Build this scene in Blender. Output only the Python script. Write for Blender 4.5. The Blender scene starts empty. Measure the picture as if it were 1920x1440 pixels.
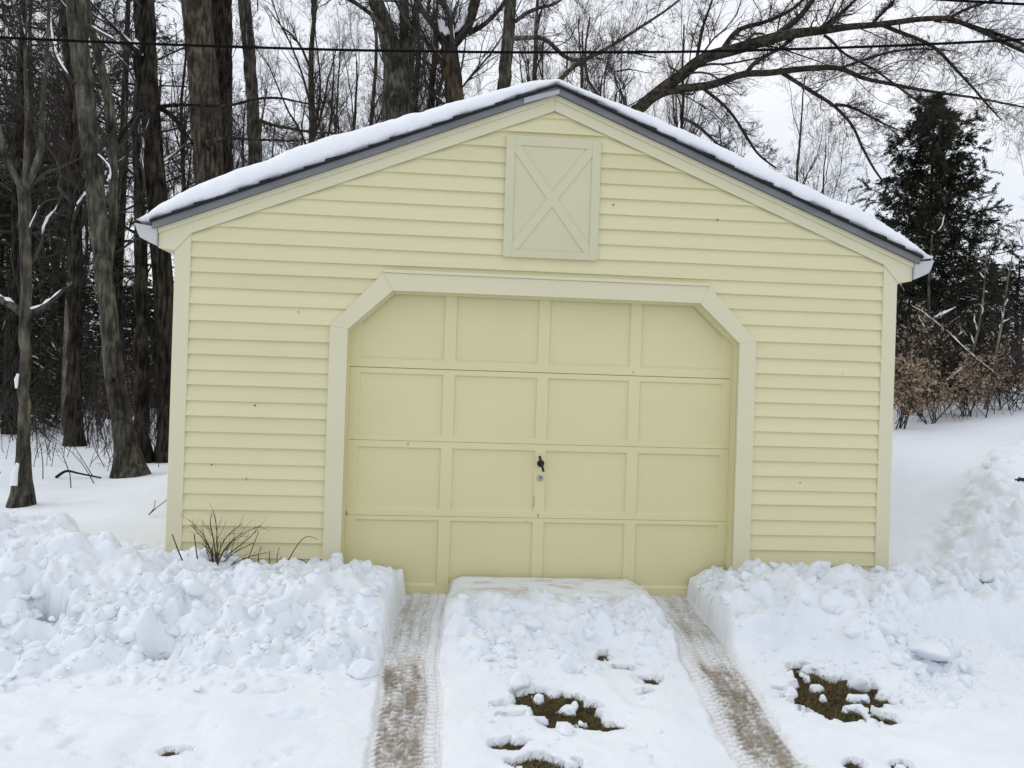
import bpy, math, numpy as np
from math import radians as rad
rng = np.random.default_rng(11)
scn = bpy.context.scene
COL = scn.collection

# ------------------------------------------------------------------ camera
CY, CP, CR = np.radians([4.61, .14, 1.81]); FPX = 1442.0
CAM = np.array([-.674, -5.397, 1.486])
_f = np.array([np.sin(CY)*np.cos(CP), np.cos(CY)*np.cos(CP), np.sin(CP)])
_r0 = np.array([np.cos(CY), -np.sin(CY), 0]); _u0 = np.cross(_r0, _f)
_r = np.cos(CR)*_r0 + np.sin(CR)*_u0; _u = -np.sin(CR)*_r0 + np.cos(CR)*_u0
def at(px, py, Y):
    d = _f + _r*(px-960)/FPX + _u*(720-py)/FPX
    return CAM + d*(Y-CAM[1])/d[1]
def pxw(w, P):                      # width in photo pixels -> metres at P
    return w*np.dot(np.asarray(P)-CAM, _f)/FPX
cd = bpy.data.cameras.new('camera'); cam = bpy.data.objects.new('camera', cd); COL.objects.link(cam)
cd.sensor_width = 36; cd.lens = FPX/1920*36; cd.clip_end = 600; cd.clip_start = .05
from mathutils import Matrix
M = Matrix.Identity(4)
for i in range(3):
    M[i][0] = _r[i]; M[i][1] = _u[i]; M[i][2] = -_f[i]; M[i][3] = CAM[i]
cam.matrix_world = M
scn.camera = cam

# ------------------------------------------------------------------ helpers
def tag(o, label=None, cat=None, group=None, kind=None):
    if label: o['label'] = label
    if cat: o['category'] = cat
    if group: o['group'] = group
    if kind: o['kind'] = kind
    return o
def empty(name, loc=(0, 0, 0), label=None, cat=None, group=None):
    o = bpy.data.objects.new(name, None); COL.objects.link(o); o.location = loc
    o.empty_display_size = .2
    return tag(o, label, cat, group)
def link(name, me, mat, parent=None, smooth=False):
    o = bpy.data.objects.new(name, me); COL.objects.link(o)
    if mat: me.materials.append(mat)
    if parent:
        o.parent = parent
        o.matrix_parent_inverse = Matrix.Translation(parent.location).inverted()
    if smooth: me.polygons.foreach_set('use_smooth', np.ones(len(me.polygons), dtype=bool))
    return o
def mesh_np(name, V, F):
    """V (n,3); F list of int arrays (m,k) with k = 3 or 4"""
    V = np.asarray(V, dtype=np.float32).reshape(-1, 3)
    if not isinstance(F, list): F = [F]
    F = [np.asarray(f, dtype=np.int32) for f in F if len(f)]
    me = bpy.data.meshes.new(name)
    me.vertices.add(len(V)); me.vertices.foreach_set('co', V.ravel())
    idx = np.concatenate([f.ravel() for f in F]); me.loops.add(len(idx))
    me.loops.foreach_set('vertex_index', idx)
    tot = np.concatenate([np.full(len(f), f.shape[1], dtype=np.int32) for f in F])
    me.polygons.add(len(tot)); st = np.concatenate([[0], np.cumsum(tot)[:-1]]).astype(np.int32)
    me.polygons.foreach_set('loop_start', st); me.polygons.foreach_set('loop_total', tot)
    me.update(calc_edges=True)
    return me
class MB:
    """collects simple shapes into one mesh"""
    def __init__(s): s.v = []; s.f = []
    def add(s, vs, fs):
        b = len(s.v); s.v += [tuple(map(float, v)) for v in vs]; s.f += [tuple(b+i for i in f) for f in fs]
    def box(s, x0, x1, y0, y1, z0, z1):
        s.add([(x0,y0,z0),(x1,y0,z0),(x1,y1,z0),(x0,y1,z0),(x0,y0,z1),(x1,y0,z1),(x1,y1,z1),(x0,y1,z1)],
              [(0,3,2,1),(4,5,6,7),(0,1,5,4),(1,2,6,5),(2,3,7,6),(3,0,4,7)])
    def prism(s, poly, y0, y1):       # polygon in x,z (counter-clockwise seen from the front, -y), front at y0
        n = len(poly)
        s.add([(x, y0, z) for x, z in poly] + [(x, y1, z) for x, z in poly],
              [tuple(range(n)), tuple(range(2*n-1, n-1, -1))] + [(i, i+n, (i+1) % n+n, (i+1) % n) for i in range(n)])
    def quad(s, *p): s.add(p, [tuple(range(len(p)))])
    def cyl(s, c, axis, r0, r1, h, n=20):
        c = np.array(c, float); a = np.array(axis, float); a /= np.linalg.norm(a)
        u = np.cross(a, [0, 0, 1] if abs(a[2]) < .9 else [1, 0, 0]); u /= np.linalg.norm(u); w = np.cross(a, u)
        vs = [c + r0*(np.cos(t)*u+np.sin(t)*w) for t in np.linspace(0, 2*np.pi, n, endpoint=False)]
        vs += [c + a*h + r1*(np.cos(t)*u+np.sin(t)*w) for t in np.linspace(0, 2*np.pi, n, endpoint=False)]
        s.add(vs, [tuple(range(n-1, -1, -1)), tuple(range(n, 2*n))] + [(i, (i+1) % n, (i+1) % n+n, i+n) for i in range(n)])
    def build(s, name, mat, parent=None, bevel=0, smooth=False):
        me = bpy.data.meshes.new(name); me.from_pydata(s.v, [], s.f); me.update()
        o = link(name, me, mat, parent, smooth)
        if bevel:
            m = o.modifiers.new('bevel', 'BEVEL'); m.width = bevel; m.segments = 2; m.limit_method = 'ANGLE'; m.angle_limit = rad(40)
        return o

# ---- numpy noise
def _h(i, j, s):
    n = (i.astype(np.int64)*374761393 + j.astype(np.int64)*668265263 + s*974634) & 0xffffffff
    n = ((n ^ (n >> 13))*1274126177) & 0xffffffff
    n = ((n ^ (n >> 16))*2246822519) & 0xffffffff
    return ((n ^ (n >> 15)) & 0xffff)/65535.0
def vn(x, y, s=0):
    x = np.asarray(x, float); y = np.asarray(y, float)
    i = np.floor(x); j = np.floor(y); u = x-i; v = y-j; i = i.astype(int); j = j.astype(int)
    u = u*u*u*(u*(6*u-15)+10); v = v*v*v*(v*(6*v-15)+10)
    a = _h(i, j, s); b = _h(i+1, j, s); c = _h(i, j+1, s); d = _h(i+1, j+1, s)
    return (a*(1-u)+b*u)*(1-v)+(c*(1-u)+d*u)*v
def fbm(x, y, s=0, o=4, g=.5):
    t = 0; a = 1; n = 0
    for k in range(o):
        t = t+a*vn(x*2**k+k*17.3, y*2**k-k*9.1, s+k); n += a; a *= g
    return t/n-.5
def ss(a, b, x):
    t = np.clip((x-a)/(b-a), 0, 1); return t*t*(3-2*t)

# ------------------------------------------------------------------ materials
def mat(name, c1, c2=None, scale=5, rough=.8, bump=0, bscale=None, stretch=(1, 1, 1), detail=6, contrast=.5, metal=0, spec=.3, coord='Object'):
    m = bpy.data.materials.new(name); m.use_nodes = True; nt = m.node_tree; b = nt.nodes['Principled BSDF']
    b.inputs['Roughness'].default_value = rough; b.inputs['Metallic'].default_value = metal
    b.inputs['Specular IOR Level'].default_value = spec
    tc = nt.nodes.new('ShaderNodeTexCoord'); mp = nt.nodes.new('ShaderNodeMapping'); mp.inputs['Scale'].default_value = stretch
    nt.links.new(tc.outputs[coord], mp.inputs[0])
    nz = nt.nodes.new('ShaderNodeTexNoise'); nz.inputs['Scale'].default_value = scale; nz.inputs['Detail'].default_value = detail
    nt.links.new(mp.outputs[0], nz.inputs['Vector'])
    if c2 is None: b.inputs['Base Color'].default_value = (*c1, 1)
    else:
        cr = nt.nodes.new('ShaderNodeValToRGB')
        cr.color_ramp.elements[0].position = .5-contrast*.5+.02; cr.color_ramp.elements[1].position = .5+contrast*.5
        cr.color_ramp.elements[0].color = (*c1, 1); cr.color_ramp.elements[1].color = (*c2, 1)
        nt.links.new(nz.outputs[0], cr.inputs[0]); nt.links.new(cr.outputs[0], b.inputs['Base Color'])
        m['ramp'] = cr.name
    if bump:
        n2 = nt.nodes.new('ShaderNodeTexNoise'); n2.inputs['Scale'].default_value = bscale or scale*3; n2.inputs['Detail'].default_value = 8
        nt.links.new(mp.outputs[0], n2.inputs['Vector'])
        bp = nt.nodes.new('ShaderNodeBump'); bp.inputs['Strength'].default_value = bump; bp.inputs['Distance'].default_value = .02
        nt.links.new(n2.outputs[0], bp.inputs['Height']); nt.links.new(bp.outputs[0], b.inputs['Normal'])
    return m
def attr_mix(m, attr, col, col2=None, scale=30):
    """mixes a second real surface colour in where the mesh attribute says so"""
    nt = m.node_tree; b = nt.nodes['Principled BSDF']
    a = nt.nodes.new('ShaderNodeAttribute'); a.attribute_name = attr
    mx = nt.nodes.new('ShaderNodeMix'); mx.data_type = 'RGBA'
    nt.links.new(a.outputs['Fac'], mx.inputs['Factor'])
    ln = b.inputs['Base Color'].links
    if ln: nt.links.new(ln[0].from_socket, mx.inputs['A'])
    else: mx.inputs['A'].default_value = b.inputs['Base Color'].default_value
    if col2:
        tc = nt.nodes.new('ShaderNodeTexCoord'); nz = nt.nodes.new('ShaderNodeTexNoise'); nz.inputs['Scale'].default_value = scale; nz.inputs['Detail'].default_value = 5
        nt.links.new(tc.outputs['Object'], nz.inputs['Vector'])
        cr = nt.nodes.new('ShaderNodeValToRGB'); cr.color_ramp.elements[0].position = .35; cr.color_ramp.elements[1].position = .65
        cr.color_ramp.elements[0].color = (*col, 1); cr.color_ramp.elements[1].color = (*col2, 1)
        nt.links.new(nz.outputs[0], cr.inputs[0]); nt.links.new(cr.outputs[0], mx.inputs['B'])
    else: mx.inputs['B'].default_value = (*col, 1)
    nt.links.new(mx.outputs['Result'], b.inputs['Base Color'])
    return m
def fattr(me, name, vals):
    a = me.attributes.new(name, 'FLOAT', 'POINT'); a.data.foreach_set('value', np.asarray(vals, np.float32).ravel())

m_snow = attr_mix(mat('snow', (.755, .80, .862), (.815, .852, .90), scale=3, rough=.75, bump=.25, bscale=60, spec=.15), 'dirt', (.44, .40, .33), (.70, .68, .63), 14)
def soften(m, k=.35):                 # light scatters a little way into snow
    b = m.node_tree.nodes['Principled BSDF']; b.inputs['Subsurface Weight'].default_value = k
    b.inputs['Subsurface Radius'].default_value = (.8, .95, 1.1); b.inputs['Subsurface Scale'].default_value = .007
    return m
soften(m_snow)
m_rsnow = mat('roof snow', (.85, .87, .91), (.89, .905, .935), scale=4, rough=.75, bump=.2, bscale=50, spec=.15)
m_bsnow = mat('branch snow', (.84, .86, .90), rough=.8, spec=.15)
m_track = attr_mix(mat('packed slush', (.80, .81, .82), (.86, .87, .89), scale=40, rough=.65, bump=.4, bscale=180, spec=.3), 'dirt', (.19, .155, .112), (.31, .265, .20), 30)
m_soil = mat('wet turf', (.022, .017, .008), (.085, .062, .028), scale=24, rough=.9, bump=1, bscale=120)
m_grass = mat('flattened grass', (.06, .055, .018), (.17, .125, .055), scale=9, rough=.85)
m_side = mat('clapboard paint', (.69, .648, .402), (.735, .69, .438), scale=2.2, rough=.55, bump=.12, bscale=9, stretch=(.5, 1, 9), contrast=.7)
m_trim = mat('trim paint', (.66, .628, .44), (.695, .662, .468), scale=3, rough=.5, bump=.08, bscale=20, contrast=.7)
m_hatch = mat('hatch paint', (.59, .566, .385), (.625, .60, .412), scale=3, rough=.55, bump=.08, bscale=20, contrast=.7)
m_door = mat('door paint', (.665, .618, .36), (.71, .66, .392), scale=1.6, rough=.5, bump=.06, bscale=14, contrast=.7)
m_gutter = mat('gutter enamel', (.50, .51, .51), (.55, .56, .56), scale=4, rough=.4)
m_drip = mat('galvanised drip edge', (.17, .175, .185), (.24, .247, .262), scale=3, rough=.5, metal=.15, stretch=(1, 1, 4))
m_dripL = mat('bent bright metal', (.36, .37, .40), (.43, .44, .47), scale=6, rough=.4, metal=.3)
m_shing = mat('asphalt shingle', (.012, .012, .014), (.035, .035, .035), scale=30, rough=.95, bump=.5)
m_black = mat('black iron', (.012, .012, .013), (.03, .028, .026), scale=40, rough=.5, metal=.3, bump=.2)
m_steel = mat('worn steel', (.30, .31, .36), (.44, .45, .50), scale=60, rough=.35, metal=.7)
m_dark = mat('shadow gap', (.02, .019, .014), rough=.9)
m_conc = mat('concrete', (.22, .21, .19), (.3, .29, .27), scale=12, rough=.9, bump=.4)
m_cable = mat('cable rubber', (.006, .006, .006), (.010, .010, .010), scale=30, rough=.95, spec=.03)
def bark(name, a, b, sc=26, st=(1, 1, .17), bump=1.0):
    m = mat(name, a, b, scale=sc, rough=.95, bump=bump, bscale=sc*2.2, stretch=st, contrast=.24, spec=.1); nt = m.node_tree; p = nt.nodes['Principled BSDF']
    tc = [n for n in nt.nodes if n.type == 'TEX_COORD'][0]; nz = nt.nodes.new('ShaderNodeTexNoise'); nz.inputs['Scale'].default_value = 3.2; nz.inputs['Detail'].default_value = 9; nz.inputs['Roughness'].default_value = .65
    nt.links.new(tc.outputs['Object'], nz.inputs['Vector']); cr = nt.nodes.new('ShaderNodeValToRGB'); cr.color_ramp.elements[0].position = .38; cr.color_ramp.elements[1].position = .62
    cr.color_ramp.elements[0].color = (.42, .40, .38, 1); cr.color_ramp.elements[1].color = (1.35, 1.38, 1.25, 1); nt.links.new(nz.outputs[0], cr.inputs[0])
    mx = nt.nodes.new('ShaderNodeMix'); mx.data_type = 'RGBA'; mx.blend_type = 'MULTIPLY'; mx.inputs['Factor'].default_value = 1
    nt.links.new(p.inputs['Base Color'].links[0].from_socket, mx.inputs['A']); nt.links.new(cr.outputs[0], mx.inputs['B']); nt.links.new(mx.outputs['Result'], p.inputs['Base Color'])
    bp = [n for n in nt.nodes if n.type == 'BUMP'][0]; bp.inputs['Distance'].default_value = .05
    return m
b_grey = bark('grey bark', (.050, .046, .039), (.140, .130, .112))
b_dark = bark('dark furrowed bark', (.012, .010, .008), (.056, .047, .039), sc=24)
b_brown = bark('red brown bark', (.028, .020, .014), (.085, .064, .047), sc=18)
b_pale = bark('pale smooth bark', (.13, .12, .10), (.22, .20, .175), sc=10)
b_twig = mat('twig bark', (.031, .027, .024), (.072, .064, .056), scale=4, rough=.95, spec=.1)
b_twigr = mat('reddish twig bark', (.042, .034, .029), (.092, .077, .066), scale=4, rough=.95, spec=.1)
m_hem = mat('hemlock needles', (.010, .014, .007), (.036, .040, .019), scale=3, rough=.8, spec=.2)
m_pine = mat('pine needles', (.018, .024, .014), (.055, .062, .038), scale=2.5, rough=.8, spec=.2)
m_beech = mat('dead beech leaves', (.23, .16, .11), (.50, .385, .28), scale=7, rough=.85, spec=.15)
m_stem = mat('shrub stem', (.045, .032, .016), (.12, .085, .04), scale=25, rough=.9)
m_leaf = mat('dead leaf', (.018, .014, .010), (.07, .045, .025), scale=40, rough=.8)

# ------------------------------------------------------------------ world and sun
w = bpy.data.worlds.new('World'); scn.world = w; w.use_nodes = True; nt = w.node_tree
bg = nt.nodes['Background']; sky = nt.nodes.new('ShaderNodeTexSky'); sky.sky_type = 'NISHITA'; sky.sun_disc = False
SUN_EL, SUN_AZ = 42, -72          # azimuth measured from +y towards +x
sky.sun_elevation = rad(SUN_EL); sky.sun_rotation = rad(SUN_AZ)
tc = nt.nodes.new('ShaderNodeTexCoord'); mp = nt.nodes.new('ShaderNodeMapping'); mp.inputs['Scale'].default_value = (1, 1, 2.4)
mp.inputs['Location'].default_value = (.35, .1, .2)
nz = nt.nodes.new('ShaderNodeTexNoise'); nz.inputs['Scale'].default_value = 3.0; nz.inputs['Detail'].default_value = 6
cr = nt.nodes.new('ShaderNodeValToRGB'); cr.color_ramp.elements[0].position = .36; cr.color_ramp.elements[1].position = .62
cr.color_ramp.elements[0].color = (8.9, 9.3, 10.1, 1); cr.color_ramp.elements[1].color = (10.9, 11.0, 11.3, 1)
nt.links.new(tc.outputs['Generated'], mp.inputs[0]); nt.links.new(mp.outputs[0], nz.inputs['Vector']); nt.links.new(nz.outputs[0], cr.inputs[0])
mx = nt.nodes.new('ShaderNodeMix'); mx.data_type = 'RGBA'; mx.inputs['Factor'].default_value = .90
nt.links.new(sky.outputs[0], mx.inputs['A']); nt.links.new(cr.outputs[0], mx.inputs['B'])
nt.links.new(mx.outputs['Result'], bg.inputs['Color']); bg.inputs['Strength'].default_value = .10
sd = bpy.data.lights.new('sun', 'SUN'); sd.energy = .75; sd.angle = rad(20); sd.color = (1, .97, .93)
so = bpy.data.objects.new('sun', sd); COL.objects.link(so)
from mathutils import Vector
dirv = Vector((math.sin(rad(SUN_AZ))*math.cos(rad(SUN_EL)), math.cos(rad(SUN_AZ))*math.cos(rad(SUN_EL)), math.sin(rad(SUN_EL))))
so.rotation_euler = dirv.to_track_quat('Z', 'Y').to_euler(); so.location = (-4, -4, 12)
vs = scn.view_settings; vs.view_transform = 'Standard'; vs.look = 'None'; vs.exposure = 0; vs.gamma = 1

# ------------------------------------------------------------------ terrain
def zg(x, y):                       # the drive below the snow
    return np.interp(y, [-60, -3.6, -2.6, -1.9, -1.4, -.9, 0, 60], [-.34, -.31, -.28, -.225, -.15, -.08, -.012, -.012])
def side(x, y):                     # snow level beside and behind the garage
    left = .24 + .06*ss(0, 2, y) + .30*np.exp(-((x+2.7)/1.0)**2)*ss(-.4, 1.8, y)*(1-ss(6, 9, y)) + .05*fbm(x*.35, y*.35, 3)*ss(1, 4, y)
    left = left + np.clip(y-14, 0, 40)*.012
    right = .30 + np.clip(.068*y, -.1, 1.0) + np.clip(.115*(x-2.7), -.25, .9)*ss(-1, 3, y) + .05*fbm(x*.5, y*.5, 5)
    t = ss(-2.5, 2.6, x)
    return left*(1-t)+right*t
LT = [(-9, .74), (-5, .68), (-4, .58), (-3.1, .42), (-2.75, .32), (-2.45, .25), (-2.1, .20), (-1.7, .20), (-1.0, .17)]
RIDGE = [(1.6, -.35), (2.5, -.34), (3.2, -.30)]+[(at(px, 900, yy)[0], yy) for px, yy in ((1875, .35), (1898, 1.1), (1918, 2.0), (1968, 2.9), (2080, 3.8))]
def ridge_d(x, y):
    d = np.full(np.shape(x), 1e9); s = np.zeros(np.shape(x)); acc = 0
    for (a, b), (c, e) in zip(RIDGE[:-1], RIDGE[1:]):
        L = math.hypot(c-a, e-b); t = np.clip(((x-a)*(c-a)+(y-b)*(e-b))/L**2, 0, 1)
        q = np.hypot(x-a-t*(c-a), y-b-t*(e-b)); m = q < d; d = np.where(m, q, d); s = np.where(m, acc+t*L, s); acc += L
    return d, s
def base_h(x, y):
    """smooth snow surface before the ploughed clods"""
    x, y = np.broadcast_arrays(np.asarray(x, float), np.asarray(y, float))
    g = zg(x, y); thin = g + .055 + .016*fbm(x*1.3, y*1.3, 8) + .02*fbm(x*.5, y*3., 9)
    wob = .13*fbm(x*2.1, y*.3, 21) + .05*fbm(x*6, y, 22)
    sd_ = side(x, y)
    far = ss(-.25, .9, y)
    # left bank
    lt = np.interp(x, [a for a, b in LT], [b for a, b in LT])
    lb = thin + (lt-thin)*ss(-1.18, -.42, y+wob)
    lb = lb*(1-far)+sd_*far
    # right bank
    rt = np.interp(x, [.95, 1.1, 1.3, 1.5, 1.9, 2.6, 3.2, 6], [.06, .10, .20, .25, .23, .22, .20, .30])
    toe = np.interp(x, [1, 1.25, 1.45, 1.7, 2.0, 2.5, 6], [-1.22, -1.15, -1.08, -1.3, -1.15, -.85, -.75])
    rb = thin + (rt-thin)*ss(0, 1, (y+wob-toe)/np.interp(x, [1, 2, 2.5, 6], [.75, .65, .16, .18]))
    rb = rb*(1-far)+sd_*far
    d, s = ridge_d(x, y)
    rb = rb + np.interp(s, [0, 1, 1.6, 2.4, 4, 8], [.0, .01, .03, .11, .22, .22])*np.exp(-(d/np.interp(s, [0, 2, 4], [.24, .27, .42]))**2)*ss(-.8, -.3, y)
    # middle block between the wheel tracks
    mt = .118+.030*fbm(x*2.6, y*2.6, 31, 5)-.05*ss(.58, .72, np.abs(x-.045))
    cb = thin + (mt-thin)*ss(-1.06, -.38, y+.8*wob)
    h = np.where(x < -.8, lb, np.where(x > .85, rb, cb))
    return h, thin
def clean_h(x, y):
    return base_h(x, y)[0]
def hit(px, py):                    # where the photo's ray meets the snow
    Y = np.linspace(-3, 60, 6000); P = np.array([at(px, py, 0)-CAM]); P = CAM + P*((Y-CAM[1])/P[0][1])[:, None]
    k = np.argmax(P[:, 2] < clean_h(P[:, 0], P[:, 1])); return P[k]

def spaced(a, b, n0, n1):           # growing spacing outwards
    return a+(b-a)*(np.linspace(0, 1, n0)**n1)
gx = np.concatenate([-spaced(4.7, 140, 60, 3.2)[::-1][:-1], np.arange(-4.7, 4.7, .0135), np.arange(4.7, 7.4, .035), spaced(7.4, 140, 50, 3)])
gy = np.concatenate([-spaced(3.5, 60, 30, 3)[::-1][:-1], np.arange(-3.5, .32, .0115), np.arange(.32, 5.5, .03), spaced(5.5, 200, 90, 3)])
X, Y = np.meshgrid(gx, gy)
H, THIN = base_h(X, Y)
H0 = H.copy()
def stamp(cx, cy, a, b, ang, h, p, tx, ty, lift=.0):
    r = max(a, b)*1.05
    i0, i1 = np.searchsorted(gx, [cx-r, cx+r]); j0, j1 = np.searchsorted(gy, [cy-r, cy+r])
    if i1-i0 < 2 or j1-j0 < 2: return
    x = X[j0:j1, i0:i1]-cx; y = Y[j0:j1, i0:i1]-cy
    u = np.cos(ang)*x+np.sin(ang)*y; v = -np.sin(ang)*x+np.cos(ang)*y
    wv = 1+.35*(fbm(x/r*1.7+cx*9, y/r*1.7+cy*7, 41)*2)
    e = (np.abs(u/a)**p+np.abs(v/b)**p)*wv
    k = H[j0:j1, i0:i1]; q = ((j1-j0)//2, (i1-i0)//2)
    zb = H0[j0:j1, i0:i1]; zc = zb[q]+.15*(k[q]-zb[q])
    zc = .75*zc+.25*zb
    top = zc+lift-.35*h + 1.15*h*np.clip(1-e, 0, 1)**.5 + tx*u+ty*v + .35*h*fbm(x/r*2.6+cx, y/r*2.6, 43)
    H[j0:j1, i0:i1] = np.where(e < 1, np.maximum(k, top), k)
def on_track(x, y): return (-1.02 < x < -.66) or (.70 < x < 1.06)
def clods(n, xr, yr, rr, hk, keep, seed):
    g = np.random.default_rng(seed)
    for _ in range(n):
        x = g.uniform(*xr); y = g.uniform(*yr); r = rr[0]*(rr[1]/rr[0])**(g.random()**1.5)
        if not keep(x, y, r): continue
        stamp(x, y, r*g.uniform(.8, 1.3), r*g.uniform(.55, 1.0), g.uniform(0, 3.14), r*hk*g.uniform(.5, 1.1), g.uniform(1.5, 2.6), g.normal(0, .3), g.normal(0, .3), g.uniform(-.015, .012))
offL = lambda x, y, r: x+r < -.98
clods(1200, (-4.7, -1.0), (-1.15, -.04), (.03, .15), .55, lambda x, y, r: offL(x, y, r) and (y > -1.1+.2*math.sin(x*5)) and not (x < -2.5 and y > -.12), 1)
clods(260, (-4.7, -1.0), (-1.35, -.95), (.015, .06), .7, offL, 2)
clods(170, (-.6, .68), (-1.02, -.42), (.025, .10), .6, lambda x, y, r: -.62 < x-r and x+r < .70-.1*y*0, 3)
clods(50, (-.6, .72), (-1.2, -.95), (.012, .05), .8, lambda x, y, r: True, 4)
inR = lambda x, y, r: x-r > 1.0 and y > np.interp(x, [1, 1.6, 2.1, 2.5, 6], [-1.25, -1.42, -1.1, -.55, -.5])
clods(900, (1.0, 4.6), (-1.45, -.04), (.03, .14), .6, lambda x, y, r: inR(x, y, r) and not (1.2 < x < 1.75 and y < -1.0), 5)
clods(110, (1.05, 2.3), (-1.55, -1.15), (.015, .06), .8, lambda x, y, r: True, 6)
def nr(x, y, r):
    d, s = ridge_d(np.array(x), np.array(y)); return d < .36 and s > 1.8
clods(2600, (2.9, 7.4), (-.4, 5.4), (.05, .17), .55, nr, 7)
# soft fine roughness where the snow was thrown
rough_m = np.where(X < -.8, ss(-1.3, -1.0, Y)*(1-ss(-.1, .25, Y)), np.where(X > .85, ss(-1.6, -1.2, Y)*(1-ss(-.1, .25, Y)), ss(-1.1, -.8, Y)*(1-ss(-.5, -.25, Y))))
def blur(A, n=1):
    for _ in range(n):
        A = A.copy(); A[1:-1] = .25*A[:-2]+.5*A[1:-1]+.25*A[2:]; A[:, 1:-1] = .25*A[:, :-2]+.5*A[:, 1:-1]+.25*A[:, 2:]
    return A
def slabs(x, y, size, seed):
    """broken snow: a mosaic of tilted, rounded blocks"""
    x = x/size; y = y/size; wx = x+.55*fbm(x*.9, y*.9, seed+1, 3)*2; wy = y+.55*fbm(x*.9+31, y*.9, seed+2, 3)*2
    i0 = np.floor(wx).astype(int); j0 = np.floor(wy).astype(int); f1 = np.full(x.shape, 9.); f2 = f1.copy(); h = np.zeros(x.shape)
    for a in (-1, 0, 1):
        for b in (-1, 0, 1):
            i = i0+a; j = j0+b; dx = wx-i-_h(i, j, seed+3); dy = wy-j-_h(i, j, seed+4); d = np.hypot(dx, dy)
            hh = (_h(i, j, seed+5)-.5)+(_h(i, j, seed+6)-.5)*1.5*dx+(_h(i, j, seed+7)-.5)*1.5*dy
            n_ = d < f1; f2 = np.where(n_, f1, np.minimum(f2, d)); f1 = np.where(n_, d, f1); h = np.where(n_, hh, h)
    return h+.55*np.sqrt(np.clip((f2-f1)/.55, 0, 1))-.4
ridge_m = (1-ss(.34, .58, ridge_d(X, Y)[0]))*(Y > .2)
msk = np.maximum(rough_m, ridge_m); q = msk > .01
H = H+(blur(H, 2)-H)*msk
cover = ss(-.22, .10, fbm(X*1.9, Y*1.9, 501, 3)); K = np.zeros_like(H)
K[q] = .070*slabs(X[q], Y[q], .23, 510)*cover[q]+.050*slabs(X[q], Y[q], .115, 530)*(.35+.65*cover[q])
K = blur(K, 1); K[q] += .034*slabs(X[q], Y[q], .055, 550)*ss(-.2, .1, fbm(X[q]*3, Y[q]*3, 503, 3))+.014*slabs(X[q], Y[q], .026, 570)*ss(-.1, .15, fbm(X[q]*4, Y[q]*4, 504, 3)); H += .84*K*msk*np.where(np.abs(X) < .8, .8, 1)
H += ridge_m*(.03*(.2-np.abs(fbm(X*5, Y*5, 58, 4)))+.03*fbm(X*14, Y*14, 59))
H += rough_m*(.030*(.22-np.abs(fbm(X*7, Y*8, 51, 5)))+.02*fbm(X*13, Y*13, 54)+.024*(.2-np.abs(fbm(X*21, Y*21, 57)))+.016*fbm(X*40, Y*40, 52))
H += (1-rough_m)*.006*fbm(X*14, Y*14, 53)*(np.abs(X) < 8)
# faint old prints and scrape lines in the thin snow
thin_m = (1-ss(-1.25, -1.0, Y))
H += thin_m*(.034*fbm(X*1.1+Y*.8, Y*6, 55)+.022*fbm(X*4, Y*8, 56)+.010*fbm(X*15, Y*19, 60)-.02*ss(.16, .3, fbm(X*7, Y*10, 63)))
g = np.random.default_rng(77)
for _ in range(70):
    cx, cy = g.uniform(-3.3, 3.2), g.uniform(-2.6, -1.3)
    d = ((X-cx)/g.uniform(.05, .16))**2+((Y-cy)/g.uniform(.03, .06))**2
    H -= .014*np.exp(-d)*g.uniform(.3, 1)
# wheel tracks: pressed down to the drive, edges cut steep
def wand(y, s): return .016*np.sin(np.asarray(y)*3.1+s)+.007*np.sin(np.asarray(y)*9.3+2*s)
def xcl(y): return wand(y, 1)+np.interp(y, [-3.5, -1.95, -1.0, 0], [-.87, -.84, -.83, -.81])
def xcr(y): return wand(y, 4)+np.interp(y, [-3.5, -1.95, -1.0, 0], [.87, .875, .87, .94])
TW = .155
for fx in (xcl, xcr):
    k = (1-ss(.16, .48, np.abs(X-fx(Y))))*(1-ss(-1.15, -.85, Y))*(Y > -3.4)
    H = H*(1-k)+np.minimum(H, zg(X, Y)+.014+.018*vn(X*7, Y*7, 65)+.012*fbm(X*22, Y*22, 66))*k
for fx in (xcl, xcr):
    d = np.abs(X-fx(Y))+.022*fbm(X*6, Y*9, 61)+.012*fbm(X*20, Y*30, 62)
    m = 1-ss(TW-.012, TW+.022, d)
    m = m*(Y < .2)
    H = H*(1-m)+(zg(X, Y)-.05)*m
# patches where the turf shows
DIRT_G = np.zeros_like(H)
PATCH = [(-.12, -1.43, .21, .09, 1), (-.03, -1.58, .19, .085, 1), (-.36, -1.46, .07, .02, .8), (-.27, -1.57, .15, .026, .9), (.11, -1.66, .14, .034, .9), (-.33, -1.80, .07, .045, .8), (-.23, -1.96, .15, .08, 1),
         (1.41, -1.40, .22, .19, 1), (1.55, -1.32, .20, .11, 1), (1.40, -1.20, .10, .14, 1), (1.62, -1.45, .16, .06, 1), (1.48, -1.58, .16, .06, 1),
         (.47, -1.24, .10, .055, .95), (.41, -1.36, .05, .035, .8), (.36, -1.10, .07, .04, .85), (.27, -.96, .04, .07, .6)]
NPATCH = len(PATCH)
hol = [(95, 1157, .042), (82, 1146, .025), (298, 1219, .032), (316, 1391, .026), (346, 1391, .022), (1365, 1282, .02), (1260+340, 1415, .03), (1690, 1421, .04), (1078, 1251, .025), (1110, 1311, .03), (1630, 1482, .04), (930, 1383, .03), (1670, 1335, .035), (1075, 1418, .03)]
for px, py, r in hol:
    P = hit(px, py); PATCH.append((P[0], P[1], r*1.5, r*1.25, 1))
pm = np.zeros_like(H)
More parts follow.
